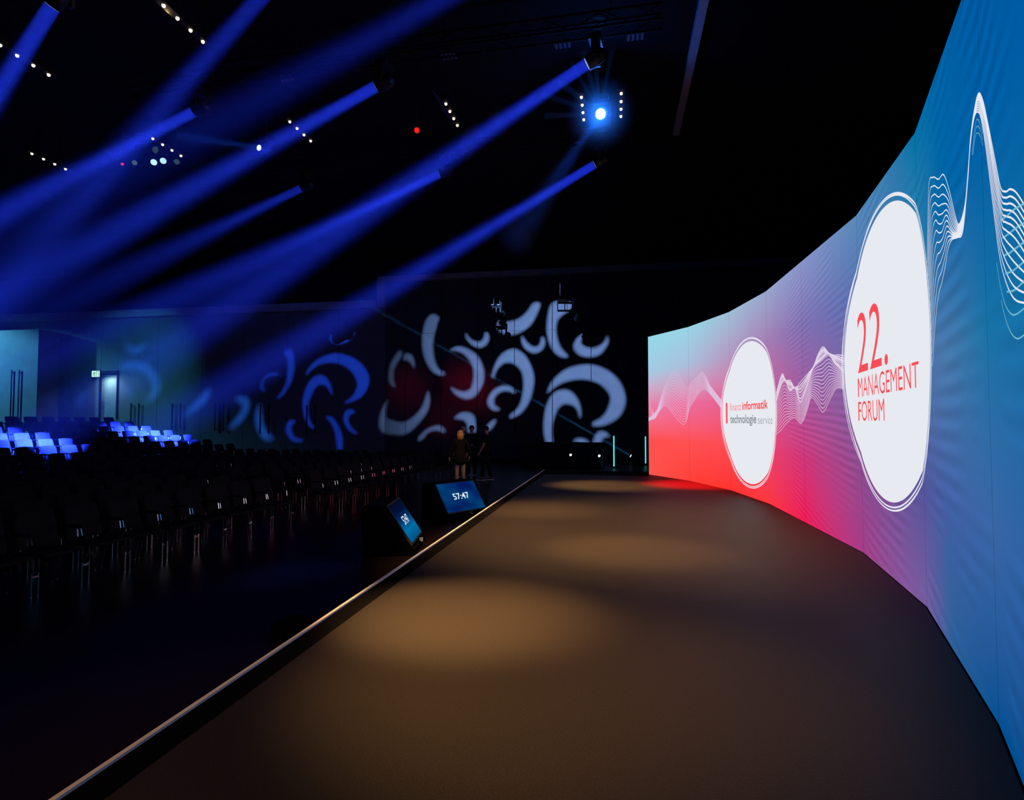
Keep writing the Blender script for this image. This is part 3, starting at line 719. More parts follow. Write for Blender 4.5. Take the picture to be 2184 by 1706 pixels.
# ------------------------------------------------------------------ people
def skin_mesh(chains, levels=2):
    """chains: list of (points, radii, links); grown with a Skin modifier"""
    me = bpy.data.meshes.new('tmp'); vs, es, rs = [], [], []
    for pts, radii, links in chains:
        b = len(vs); vs += [tuple(p) for p in pts]; rs += radii; es += [(b + i, b + j) for i, j in links]
    me.from_pydata(vs, es, [])
    o = bpy.data.objects.new('tmp', me); COL.objects.link(o)
    sk = o.modifiers.new('skin', 'SKIN'); sk.use_smooth_shade = True
    for k, q in enumerate(me.skin_vertices[0].data):
        rr = rs[k]; q.radius = rr if isinstance(rr, (tuple, list)) else (rr, rr); q.use_root = False
    b = 0
    for pts, radii, links in chains:
        me.skin_vertices[0].data[b].use_root = True; b += len(pts)
    sb_ = o.modifiers.new('sub', 'SUBSURF'); sb_.levels = levels; sb_.render_levels = levels
    out = eval_mesh(o); bpy.data.objects.remove(o)
    return out
def line(n): return [(i, i + 1) for i in range(n - 1)]
def person(loc, rotz, h, label, hair, top_mat, leg_mat, pose, female=False, cap=False, sleeves=True, sole=None):
    k = h / 1.75; g = empty('person', loc, rotz)
    S = lambda *p: V(*p) * k
    sw = 0.175 if female else 0.20; hw = 0.095
    sh = {s: S(s * sw, 0, 1.43) for s in (-1, 1)}
    el, wr = {}, {}
    for s in (-1, 1):
        e, w = pose['arms'][s]; el[s] = S(*e); wr[s] = S(*w)
    hip = {s: S(s * hw, 0, 0.90) for s in (-1, 1)}; kn = {}; an = {}
    for s in (-1, 1): a, c = pose['legs'][s]; kn[s] = S(*a); an[s] = S(*c)
    pel, bel, che, nk = S(0, 0, 0.95), S(0, 0.005, 1.12), S(0, 0.0, 1.33), S(0, 0.0, 1.47)
    tilt = pose.get('nod', 0.0)
    hb, hc, ht = S(0, 0.015 + tilt * 0.3, 1.55), S(0, 0.025 + tilt, 1.64 - tilt * 0.3), S(0, 0.01 + tilt, 1.705 - tilt * 0.4)
    pts = [pel, bel, che, nk, hb, hc, ht]; rad = [(0.135 * k, 0.10 * k), (0.125 * k, 0.095 * k), (0.15 * k, 0.105 * k), 0.055 * k, 0.058 * k, (0.076 * k, 0.092 * k), (0.062 * k, 0.075 * k)]
    lk = line(7)
    for s in (-1, 1):
        b = len(pts); pts += [sh[s], el[s], wr[s]]; rad += [0.052 * k, 0.041 * k, 0.029 * k]; lk += [(2, b), (b, b + 1), (b + 1, b + 2)]
        b = len(pts); toe = an[s] + S(0, 0.15, -0.045); pts += [hip[s], kn[s], an[s], toe]; rad += [0.083 * k, 0.056 * k, 0.040 * k, 0.034 * k]; lk += [(0, b), (b, b + 1), (b + 1, b + 2), (b + 2, b + 3)]
    chains = [(pts, rad, lk)]
    # palms and fingers
    for s in (-1, 1):
        ax = (wr[s] - el[s]).normalized(); side = V(0, 1, 0) - ax * ax.y; side.normalize(); nrm = ax.cross(side).normalized()
        p1 = wr[s] + ax * 0.045 * k; p2 = wr[s] + ax * 0.09 * k
        chains.append(([wr[s], p1, p2], [0.024 * k, (0.034 * k, 0.017 * k), (0.036 * k, 0.016 * k)], line(3)))
        for q, (o_, L_) in enumerate(((0.027, 0.075), (0.009, 0.083), (-0.009, 0.078), (-0.026, 0.062))):
            b0 = wr[s] + (ax * 0.075 + side * o_) * k; cu = nrm * (-s) * 0.012 * (1 + q * 0.4)
            chains.append(([b0, b0 + (ax * L_ * 0.45) * k + cu * 0.4 * k, b0 + (ax * L_ * 0.78) * k + cu * 1.5 * k, b0 + ax * L_ * 0.95 * k + cu * 2.8 * k], [0.0095 * k, 0.009 * k, 0.0082 * k, 0.007 * k], line(4)))
        b0 = wr[s] + (ax * 0.03 + side * 0.022) * k
        chains.append(([b0, b0 + (ax * 0.03 + side * 0.022) * k, b0 + (ax * 0.062 + side * 0.030) * k], [0.012 * k, 0.010 * k, 0.008 * k], line(3)))
    # nose and ears, sunk into the head
    chains.append(([hc + S(0, 0.07, 0.005), hc + S(0, 0.100, -0.02), hc + S(0, 0.106, -0.035)], [0.012 * k, 0.013 * k, 0.014 * k], line(3)))
    for s in (-1, 1): chains.append(([hc + S(s * 0.068, 0.0, 0.015), hc + S(s * 0.086, -0.012, 0.0), hc + S(s * 0.078, -0.006, -0.035)], [0.012 * k, 0.014 * k, 0.010 * k], line(3)))
    me = skin_mesh(chains, 1)
    body = bpy.data.objects.new('body', me); COL.objects.link(body)
    rm = body.modifiers.new('remesh', 'REMESH'); rm.mode = 'VOXEL'; rm.voxel_size = 0.008; rm.use_smooth_shade = True
    me2 = eval_mesh(body); bpy.data.objects.remove(body); me2.materials.clear()
    for p in me2.polygons: p.use_smooth = True
    link('body', me2, M['skin'], g)
    # eyes and mouth
    bm = bmesh.new()
    for s in (-1, 1): bmesh.ops.create_icosphere(bm, subdivisions=2, radius=0.011 * k, matrix=Matrix.Translation(hc + S(s * 0.030, 0.083, 0.012)))
    from_bm('eyes', bm, M['eye'], g, smooth=True)
    bm = bmesh.new(); tube(bm, [hc + S(-0.022, 0.088, -0.062), hc + S(0, 0.096, -0.060), hc + S(0.022, 0.088, -0.062)], [0.003 * k, 0.006 * k, 0.003 * k], 6); from_bm('mouth', bm, surf('lip', (0.35, 0.14, 0.12), 0.5), g)
    # upper garment
    hem = S(0, 0, 0.60 if female else 0.88)
    pts = [hem, S(0, 0, 0.98), bel, che, S(0, 0, 1.46)]; rad = [((0.28 if female else 0.185) * k, (0.22 if female else 0.145) * k), ((0.24 if female else 0.165) * k, (0.21 if female else 0.130) * k), (0.145 * k, 0.115 * k), (0.172 * k, 0.128 * k), 0.075 * k]; lk = line(5)
    for s in (-1, 1):
        b = len(pts)
        if sleeves: pts += [sh[s], el[s], wr[s].lerp(el[s], 0.06)]; rad += [0.075 * k, 0.060 * k, 0.045 * k]; lk += [(3, b), (b, b + 1), (b + 1, b + 2)]
        else: pts += [sh[s], sh[s].lerp(el[s], 0.82)]; rad += [0.075 * k, 0.064 * k]; lk += [(3, b), (b, b + 1)]
    link('jacket' if sleeves else 't_shirt', skin_mesh([(pts, rad, lk)], 2), top_mat, g)
    # trousers
    pts = [S(0, 0, 0.97)]; rad = [(0.150 * k, 0.118 * k)]; lk = []
    for s in (-1, 1): b = len(pts); pts += [hip[s] + S(0, 0, -0.06), kn[s], an[s] + S(0, 0, 0.0)]; rad += [0.100 * k, 0.075 * k, 0.062 * k]; lk += [(0, b), (b, b + 1), (b + 1, b + 2)]
    link('trousers', skin_mesh([(pts, rad, lk)], 2), leg_mat, g)
    # shoes
    for s in (-1, 1):
        b0 = an[s]; bm = bmesh.new()
        me_ = skin_mesh([([b0 + S(0, -0.045, -0.03), b0 + S(0, 0.03, -0.035), b0 + S(0, 0.13, -0.045), b0 + S(0, 0.19, -0.05)], [0.048 * k, (0.048 * k, 0.052 * k), (0.046 * k, 0.036 * k), (0.036 * k, 0.026 * k)], line(4))], 2)
        sh_ = link('shoe', me_, M['blackcloth'], g)
        ol = []
        for q in range(20):
            a = 2 * PI * q / 20; ol.append((b0.x + math.cos(a) * 0.050 * k * (1.0 if math.sin(a) > -0.2 else 0.9), b0.y + (0.07 + 0.165 * math.sin(a)) * k))
        prism(bm, ol, 0.0, 0.028 * k); from_bm('sole', bm, sole or M['blackcloth'], sh_)
    # hair or cap
    bm = bmesh.new(); bmesh.ops.create_uvsphere(bm, u_segments=24, v_segments=16, radius=1.0)
    cut = -0.25
    for v in bm.verts:
        c = v.co; f = 1.0 + 0.05 * noise.noise(c * 4)
        if c.y > 0.25 and c.z < 0.45: c.z = max(c.z, 0.45 - (c.y > 0.9) * 0.0); 
        if c.z < -0.55: c.z = -0.55
        v.co = V(c.x * 0.090 * f, c.y * 0.104 * f, c.z * 0.095 * f) * k + hc + S(0, -0.012, 0.032)
    hr = from_bm('cap' if cap else 'hair', bm, hair, g, smooth=True)
    if cap:
        bm = bmesh.new(); prism(bm, [((0.085 * math.cos(a)) * k, hc.y + (0.075 + 0.085 * math.sin(a)) * k) for a in [PI * q / 10 for q in range(11)]], hc.z + 0.052 * k, hc.z + 0.060 * k); from_bm('cap_brim', bm, hair, hr)
    if female:
        bm = bmesh.new()
        for q in range(14):
            a = PI * (0.9 + 1.2 * q / 13); b0 = hc + S(0.086 * math.cos(a), 0.092 * math.sin(a) - 0.01, 0.02)
            tube(bm, [b0, b0 + S(0, -0.02, -0.08), b0 + S(0.01 * math.sin(q * 3.0), -0.015, -0.16 - 0.02 * math.sin(q * 2.1)), b0 + S(0.015 * math.sin(q * 1.7), -0.005, -0.22)], [0.020 * k, 0.024 * k, 0.018 * k, 0.005 * k], 6)
        from_bm('hair_strands', bm, hair, g, smooth=True)
        g_ = g.children[-1]; g_.parent = hr
    tag(g, label, 'person', 'people standing beyond the monitors')
    return g
stand = {-1: ((-0.10, 0.01, 0.49), (-0.11, -0.01, 0.085)), 1: ((0.10, 0.01, 0.49), (0.11, -0.01, 0.085))}
away = 0.0                                   # local +y = away from the camera
pw = at_y(981, 1000, 17.0); pw.z = 0
person(pw, 0.12, 1.65, 'blonde person seen from behind in long black jacket and khaki trousers', M['blond'], M['blackcloth'], M['khaki'],
       {'arms': {-1: ((-0.30, 0.02, 1.14), (-0.33, 0.06, 0.90)), 1: ((0.29, 0.03, 1.14), (0.30, 0.09, 0.92))}, 'legs': stand}, female=True)
pm = at_z(1038, 1024, 0.0)
person(pm, 1.35, 1.77, 'person in black t-shirt and black cap facing left, white-soled shoes', M['darkhair'], M['blackcloth'], M['blackcloth'],
       {'arms': {-1: ((-0.25, 0.04, 1.15), (-0.26, 0.16, 0.92)), 1: ((0.25, -0.02, 1.15), (0.26, 0.02, 0.88))}, 'legs': {-1: ((-0.10, 0.08, 0.49), (-0.10, 0.12, 0.085)), 1: ((0.10, -0.02, 0.49), (0.11, -0.12, 0.085))}, 'nod': 0.02}, cap=True, sleeves=False, sole=M['shoe_white'])
p3 = at_y(987, 1000, 18.6); p3.z = 0
person(p3, 2.6, 1.75, 'grey-haired person in dark clothes, mostly hidden behind the blonde one', M['greyhair'], M['blackcloth'], M['blackcloth'],
       {'arms': {-1: ((-0.25, 0.03, 1.15), (-0.26, 0.12, 0.9)), 1: ((0.25, 0.03, 1.15), (0.26, 0.12, 0.9))}, 'legs': stand})
p4 = at_y(1006, 1000, 19.3); p4.z = 0
person(p4, 3.0, 1.78, 'person in dark cap and dark clothes, standing in the middle at the back', M['darkhair'], M['blackcloth'], M['blackcloth'],
       {'arms': {-1: ((-0.24, 0.06, 1.15), (-0.15, 0.28, 1.05)), 1: ((0.24, 0.06, 1.15), (0.14, 0.28, 1.05))}, 'legs': stand}, cap=True)
pc = at_y(1006.5, 948.5, 18.95)
bm = bmesh.new(); box(bm, (-0.05, -0.012, -0.03), (0.05, 0.012, 0.03), bevel=0.004); o = from_bm('badge_card', bm, M['steel'], loc=pc); 
tag(o, 'small pale card held by the person in the dark cap', 'card')

# ------------------------------------------------------------------ far end of the hall: barrier, tubes, floor lamps
a = at_y(1112, 944, 24.6); c = at_y(1288, 944, 24.0)
sA = 0.5 * (hs(a)[0] + hs(c)[0]); qa_, qc_ = hs(a)[1], hs(c)[1]; zt = 0.5 * (a.z + c.z)
bm = bmesh.new(); n = 90; vs0 = []
for side in (0, 1):
    for i in range(n + 1):
        q = qa_ + (qc_ - qa_) * i / n; w = 0.03 * math.sin(i * 0.9) + 0.015 * math.sin(i * 2.3)
        s = sA + (0 if side == 0 else 0.8)
        vs0.append((bm.verts.new((q, s + (w if side == 0 else -w), 0.0)), bm.verts.new((q, s + 0.3 * (w if side == 0 else -w), zt))))
for side in (0, 1):
    b0 = side * (n + 1)
    for i in range(n): bm.faces.new([vs0[b0 + i][0], vs0[b0 + i + 1][0], vs0[b0 + i + 1][1], vs0[b0 + i][1]])
for i in range(n): bm.faces.new([vs0[i][1], vs0[i + 1][1], vs0[n + 2 + i][1], vs0[n + 1 + i][1]])
for i in (0, n): bm.faces.new([vs0[i][0], vs0[i][1], vs0[n + 1 + i][1], vs0[n + 1 + i][0]])
o = hall_obj('draped_counter', bm, surf('counter_cloth', (0.035, 0.035, 0.037), 0.9, spec=0.1, var=0.2)); tag(o, 'long counter under a black cloth in front of the slatted wall', 'counter')
M['tube'] = glow('tube_cyan', rgb(90, 232, 240), 1.0)
for i, (x, yt, yb, Y, lab) in enumerate(((1309.5, 929, 994.5, 23.4, 'vertical glowing cyan light tube left of the round floor lamp'), (1377, 930, 988, 25.0, 'vertical glowing cyan light tube beside the end of the screen wall'))):
    a = at_y(x, yt, Y); c = at_y(x, yb, Y)
    g = empty('light_tube', V(c.x, c.y, 0))
    bm = bmesh.new(); tube(bm, [V(0, 0, c.z), V(0, 0, a.z)], 0.027, 12); from_bm('glowing_tube', bm, M['tube'], g)
    bm = bmesh.new(); tube(bm, [V(0, 0, a.z - 0.01), V(0, 0, a.z + 0.03)], 0.03, 12); from_bm('end_cap', bm, M['plastic'], g)
    bm = bmesh.new(); tube(bm, [V(0, 0, 0), V(0, 0, 0.02), V(0, 0, 0.03), V(0, 0, max(c.z, 0.05))], [0.13, 0.13, 0.035, 0.03], 16); from_bm('base', bm, M['plastic'], g)
    tag(g, lab, 'light tube', 'cyan light tubes at the far end')
def cyl(bm, r0, r1, z0, z1, seg=20): tube(bm, [V(0, 0, z0), V(0, 0, z1)], [r0, r1], seg)
def head_light(name, pos, aim, rl, lens_mat, label, cat, group, floor_z=None, hang_z=None, hl=0.42, yoke=True):
    """moving head: base, yoke and head; the head points from pos to aim and its lens sits at pos"""
    d = (Vector(aim) - Vector(pos)).normalized(); q = d.to_track_quat('Z', 'Y').to_matrix().to_4x4()
    g = empty(name, pos)
    bm = bmesh.new(); tube(bm, [V(0, 0, -0.012), V(0, 0, -0.03), V(0, 0, -hl * 0.45), V(0, 0, -hl * 0.85), V(0, 0, -hl)], [rl * 1.16, rl * 1.22, rl * 1.3, rl * 1.15, rl * 0.6], 24, cap=True)
    for v in bm.verts: v.co = q @ v.co
    hd = from_bm('lamp_head', bm, M['plastic'], g, smooth=False)
    bm = bmesh.new(); bmesh.ops.create_circle(bm, cap_ends=True, segments=28, radius=rl)
    for v in bm.verts: v.co = q @ (v.co + V(0, 0, -0.004))
    from_bm('lens', bm, lens_mat, hd)
    if yoke:
        mid = d * (-hl * 0.5); hx = V(d.x, d.y, 0)
        hx = V(1, 0, 0) if hx.length < 1e-3 else hx.normalized(); px = V(hx.y, -hx.x, 0)
        up = 1 if hang_z is not None else -1
        bm = bmesh.new(); R1 = rl * 1.75; e = mid + V(0, 0, up * (rl * 1.9 + 0.05))
        for s in (-1, 1):
            Mx = Matrix(((px.x, hx.x, 0, (mid + px * (s * R1)).x), (px.y, hx.y, 0, (mid + px * (s * R1)).y), (0, 0, 1, mid.z), (0, 0, 0, 1)))
            lo, hi = sorted((-up * 0.06, up * (rl * 1.9 + 0.05)))
            box(bm, (-0.025, -0.06, lo), (0.025, 0.06, hi), Mx)
        Mx = Matrix(((px.x, hx.x, 0, e.x), (px.y, hx.y, 0, e.y), (0, 0, 1, e.z), (0, 0, 0, 1)))
        box(bm, (-R1, -0.06, -0.025), (R1, 0.06, 0.025), Mx); from_bm('yoke', bm, M['plastic'], g)
        bm = bmesh.new(); tgt = (hang_z if hang_z is not None else floor_z) - pos[2]
        lo, hi = sorted((e.z + up * 0.025, e.z + up * 0.14))
        if up < 0: lo = tgt
        Mx = Matrix(((px.x, hx.x, 0, e.x), (px.y, hx.y, 0, e.y), (0, 0, 1, 0), (0, 0, 0, 1)))
        box(bm, (-R1 * 0.9, -0.13, lo), (R1 * 0.9, 0.13, hi), Mx, bevel=0.01)
        if up > 0: tube(bm, [V(e.x, e.y, hi), V(e.x, e.y, tgt)], 0.022, 8)
        from_bm('base', bm, M['plastic'], g)
    tag(g, label, cat, group)
    return g, d
M['lens_white'] = glow('lens_white', (0.75, 0.9, 1.0, 1), 3.0)
fl = []
for x, y, Y, r_, lab, aimp in ((1345, 972, 26.2, 0.075, 'bright round floor lamp right of the cyan tube, sending a thin beam', (750, 630)), (1217, 970, 24.0, 0.05, 'small floor lamp in front of the black counter, its left one', (1195, 900)), (1278, 972, 24.0, 0.05, 'small floor lamp at the right end of the black counter', (1260, 900))):
    if Y == 24.0:
        Y = (V(E0.x, E0.y, 0) + A * (sA - 0.35) + Q * ((x - 1092) / 1200 * 24)).y - 0.15
    P = at_y(x, y, Y); T = at_y(aimp[0], aimp[1], Y + 0.2 if x != 1345 else 27.0)
    if x != 1345: T = P + V(-0.45, -0.75, 0.35)
    g, d = head_light('floor_lamp', P, T, r_, M['lens_white'], lab, 'floor lamp', 'lamps on the floor at the far end', floor_z=0.0, hl=r_ * 3.2)
    fl.append((P, d))

# ------------------------------------------------------------------ rig: trusses, beams, projectors
LZ = 9.2
BLUE = (0.015, 0.043, 1.0)
SIG = 0.00048
M['haze'] = haze('blue_haze', SIG)
M['lens_beam'] = glow('beam_lens', (0.30, 0.45, 1.0, 1), 0.9)
def beam_mesh(r0, L_, tanh, seg=32):
    bm = bmesh.new(); tube(bm, [V(0, 0, 0.0), V(0, 0, L_ * 0.5), V(0, 0, L_)], [r0 * 1.02, r0 + L_ * 0.5 * tanh, r0 + L_ * tanh], seg); return bm
def beam(P, d, r0, L_, half, power, col, mat, label, fix, shift=0.015):
    q = d.to_track_quat('Z', 'Y')
    o = from_bm('light_shaft', beam_mesh(r0, L_, math.tan(half) * 1.02), mat, loc=P + d * shift); o.rotation_euler = q.to_euler()
    tag(o, label, 'light beam', 'light beams in the haze')
    l = add_light('beam_light', 'AREA', P + d * (shift * 0.6), power, col, aim=P + d, shape='DISK', size=r0 * 2, spread=half * 2)
    l.parent = fix; bpy.context.view_layer.update(); l.matrix_parent_inverse = fix.matrix_world.inverted()
    return o
T1 = at_y(20, 968, 16.6); T4 = at_y(255, 966, 21.8)
L1p = at_z(1251, 137, LZ); L4p = at_z(1267, 351, LZ)
AZ = T1 - L1p; AZ.z = 0; AZ.normalize()
def slope_dir(p, x1, y1, x2, y2, az=None):
    az = az or AZ
    n = ray(x1, y1).cross(ray(x2, y2)); mz = az.dot(V(n.x, n.y, 0)) / n.z
    return V(az.x, az.y, -mz).normalized()
HA = math.radians(3.5)
RIG = [  # lens pixel, second pixel on the beam axis, label, power factor
    ((1251, 137), None, T1, 'long bright blue beam ending on the left-hand lit chairs', 1.0),
    ((803, 184), (281, 475), None, 'blue beam from the middle lamp of the second truss', 0.85),
    ((938, 371), (745, 462), None, 'blue beam from the middle lamp of the farthest truss', 0.75),
    ((1268, 351), None, T4, 'blue beam lowest on the right, ending on the lit chairs by the back wall', 1.0),
    ((644, 401), (480, 480), None, 'short faint blue beam left of centre, the smallest one', 0.42),
    ((416, 237), (160, 372), None, 'blue beam from the left lamp of the second truss', 0.75),
    ((111, 14), (12, 172), None, 'steep blue beam crossing the top left corner', 0.75),
    ((600, -55), (400, 170), None, 'steep wide blue beam entering from the top edge left of centre', 0.42),
    ((1217, -150), (650, 160), None, 'wide blue beam entering from the top edge right of centre', 0.28),
]
fixtures = []
for i, (p, p2, T, lab, pf) in enumerate(RIG):
    P = at_z(p[0], p[1], LZ)
    if T is not None: d = (T - P).normalized(); Ln = (T - P).length + 1.0
    else:
        d = slope_dir(P, p[0], p[1], p2[0], p2[1]); Ln = min(26.0, (P.z - 0.3) / max(-d.z, 0.05))
    col = BLUE; HAi = math.radians(4.6) if i == 4 else HA
    flab = 'black moving head lamp at the start of the ' + lab
    words = flab.split()
    flab = ' '.join(words[:16])
    g, d = head_light('moving_head_lamp', P, P + d, 0.12, M['lens_beam'], flab, 'stage lamp', 'moving head lamps on the trusses', hang_z=LZ + 0.62)
    beam(P, d, 0.12, Ln, HAi, 2750 * pf, col, M['haze'], lab, g)
    fixtures.append((P, d))
# trusses across the hall carrying the lamps
def truss(name, a, c, label, w=0.16):
    d = (c - a); Ln = d.length; d.normalize(); s = V(d.y, -d.x, 0).normalized(); up = V(0, 0, 1)
    bm = bmesh.new()
    for i in (-1, 1):
        for j in (-1, 1): tube(bm, [a + s * (i * w) + up * (j * w), c + s * (i * w) + up * (j * w)], 0.025, 6)
    k = int(Ln / 0.6)
    for q in range(k):
        p0, p1 = a + d * (Ln * q / k), a + d * (Ln * (q + 1) / k)
        f = 1 if q % 2 else -1
        for i in (-1, 1): tube(bm, [p0 + s * (i * w) - up * (f * w), p1 + s * (i * w) + up * (f * w)], 0.012, 5)
        for j in (-1, 1): tube(bm, [p0 - s * (f * w) + up * (j * w), p1 + s * (f * w) + up * (j * w)], 0.012, 5)
    for q in (0.08, 0.36, 0.64, 0.92): tube(bm, [a + d * (Ln * q) + up * w, V((a + d * (Ln * q)).x, (a + d * (Ln * q)).y, CEIL - 0.01)], 0.008, 5)
    o = from_bm(name, bm, M['black']); tag(o, label, 'truss', 'lighting trusses'); return o
for idx, lab in (((0, 1, 5), 'dark lighting truss across the hall, the middle one of three'), ((3, 2, 4), 'dark lighting truss across the hall, farthest from us'), ((8, 7, 6), 'dark lighting truss across the hall, nearest to us')):
    a = fixtures[idx[0]][0]; c = fixtures[idx[2]][0]; d = (c - a).normalized()
    a = a - d * 1.5; c = c + d * 2.0
    truss('lighting_truss', V(a.x, a.y, LZ + 0.80), V(c.x, c.y, LZ + 0.80), lab)

# bright blue lamp facing the camera, with haze glow and fanned rays
P = at_z(1281, 243, LZ - 0.3)
g, d = head_light('moving_head_lamp', P, P + (V(-0.9, 0.0, 1.6) - P).normalized(), 0.11, glow('blue_glare', (0.55, 0.80, 1.0, 1), 9.0), 'dazzling blue-white lamp shining straight towards us, ringed by rays', 'stage lamp', 'moving head lamps on the trusses', hang_z=LZ + 0.62)
M['halo'] = haze('lamp_glow_haze', 0.3)  # glow put into the haze: its density falls off from the lamp
t_ = M['halo'].node_tree; tc = t_.nodes.new('ShaderNodeTexCoord'); gt = t_.nodes.new('ShaderNodeTexGradient'); gt.gradient_type = 'SPHERICAL'
mp = t_.nodes.new('ShaderNodeMapping'); mp.inputs['Scale'].default_value = (1 / 0.85,) * 3; t_.links.new(tc.outputs['Object'], mp.inputs[0]); t_.links.new(mp.outputs[0], gt.inputs[0])
pw_ = t_.nodes.new('ShaderNodeMath'); pw_.operation = 'POWER'; pw_.inputs[1].default_value = 2.0; t_.links.new(gt.outputs['Fac'], pw_.inputs[0])
ml_ = t_.nodes.new('ShaderNodeMath'); ml_.operation = 'MULTIPLY'; ml_.inputs[1].default_value = 0.4; t_.links.new(pw_.outputs[0], ml_.inputs[0])
t_.links.new(ml_.outputs[0], [n for n in t_.nodes if n.type == 'VOLUME_SCATTER'][0].inputs['Density'])
bm = bmesh.new(); bmesh.ops.create_icosphere(bm, subdivisions=3, radius=0.85, matrix=Matrix.Translation((0, 0, 0)))
o = from_bm('lamp_haze', bm, M['halo'], loc=P + d * 0.2); tag(o, 'round blue glow of haze around the dazzling lamp', 'haze', kind='stuff')
add_light('glare_light', 'POINT', P + d * 0.1, 100, (0.008, 0.16, 1.0), shadow_soft_size=0.03, parent=g)
bm = bmesh.new()  # light rays shaped as thin cones of denser haze
for px2, py2, wd in ((1240, 128, 0.06), (1262, 120, 0.05), (1300, 125, 0.04), (1190, 190, 0.06), (1150, 215, 0.05), (1160, 262, 0.045), (1215, 150, 0.04)):
    e = at_plane(px2, py2, P, V(0, -1, 0)) + V(0, -2.0 if py2 > 300 else -0.3, 0) - P
    tube(bm, [e.normalized() * 0.25, e], [0.03, wd * 1.6], 12)
o = from_bm('ray_fan', bm, haze('ray_haze', 0.25), loc=P + d * 0.05); tag(o, 'fan of thin blue rays spreading from the dazzling lamp', 'light beam', kind='stuff')

rd = (at_y(1150, 436, P.y - 1.6) - P).normalized()
beam(P + rd * 0.05, rd, 0.06, 4.6, math.radians(4.0), 4.5, (0.006, 0.10, 1.0), haze('dense_haze', 0.03), 'faint short blue beam falling to the left from the dazzling lamp', g, shift=0.1)
# thin cyan beam from the round floor lamp
P, d = fl[0]
fxo = [o for o in COL.objects if o.name.startswith('floor_lamp')][0]
beam(P, d, 0.05, 15.0, math.radians(0.35), 0.9, (0.03, 0.45, 1.0), haze('cyan_haze', 0.06), 'thin cyan beam rising to the left from the round floor lamp', fxo, shift=0.02)

# pale lamp with faint beam, left of centre
P = at_z(552, 315, LZ - 0.4); d0 = slope_dir(P, 552, 315, 380, 290, V(-0.98, -0.1, 0).normalized())
g, d = head_light('moving_head_lamp', P, P + V(-0.35, -0.9, -0.12).normalized(), 0.07, glow('pale_lens', (0.55, 0.85, 1.0, 1), 2.2), 'small pale lamp glowing over the second blue beam, left of centre', 'stage lamp', 'moving head lamps on the trusses', hang_z=LZ + 0.62)

beam(P, d0, 0.06, 2.0, math.radians(6.0), 5.0, (0.01, 0.10, 1.0), haze('dense_haze', 0.03), 'faint pale beam spreading left from the small pale lamp', g, shift=0.05)
# cluster of stage lamps at the left
clus = [(328, 346, 0.085, 1.2, 'left bright lamp of the cyan-white lamp cluster at upper left'), (348, 343, 0.085, 1.0, 'right bright lamp of the cyan-white lamp cluster at upper left'), (377, 345, 0.075, 0.06, 'dim lamp at the right end of the upper left lamp cluster'), (287, 347, 0.07, 0.10, 'dim blue lamp at the left end of the upper left lamp cluster'), (333, 320, 0.10, 0.05, 'dim teal lamp above the bright pair in the upper left cluster')]
Yc = 16.6
for x, y, r_, st, lab in clus:
    P = at_y(x, y, Yc)
    head_light('stage_lamp', P, P + V(0.45, -0.85, -0.35), r_, glow('cluster_lens', (0.45, 0.85, 0.95, 1), st), lab, 'stage lamp', 'lamp cluster at upper left', hang_z=10.25, hl=0.3)
a = at_y(270, 322, Yc); c = at_y(395, 322, Yc)
truss('lighting_truss', V(a.x, a.y, 10.4), V(c.x, c.y, 10.4), 'short dark truss carrying the upper left lamp cluster', 0.12)
# red marker lights
for x, y, r_, lab in ((889, 278, 0.062, 'red marker lamp glowing under the ceiling, the larger one'), (261, 350, 0.035, 'tiny red marker lamp left of the lamp cluster')):
    P = at_z(x, y, LZ - 0.3); g = empty('marker_lamp', P)
    bm = bmesh.new(); bmesh.ops.create_uvsphere(bm, u_segments=16, v_segments=10, radius=r_); from_bm('lamp_bulb', bm, glow('marker_red', (1.0, 0.012, 0.012, 1), 1.2), g, smooth=True)
    bm = bmesh.new(); tube(bm, [V(0, 0, r_ * 0.8), V(0, 0, r_ * 1.8)], r_ * 1.1, 14); tube(bm, [V(0, 0, r_), V(0, 0, CEIL - P.z)], 0.010, 6); from_bm('stem', bm, M['plastic'], g)
    tag(g, lab, 'marker lamp')

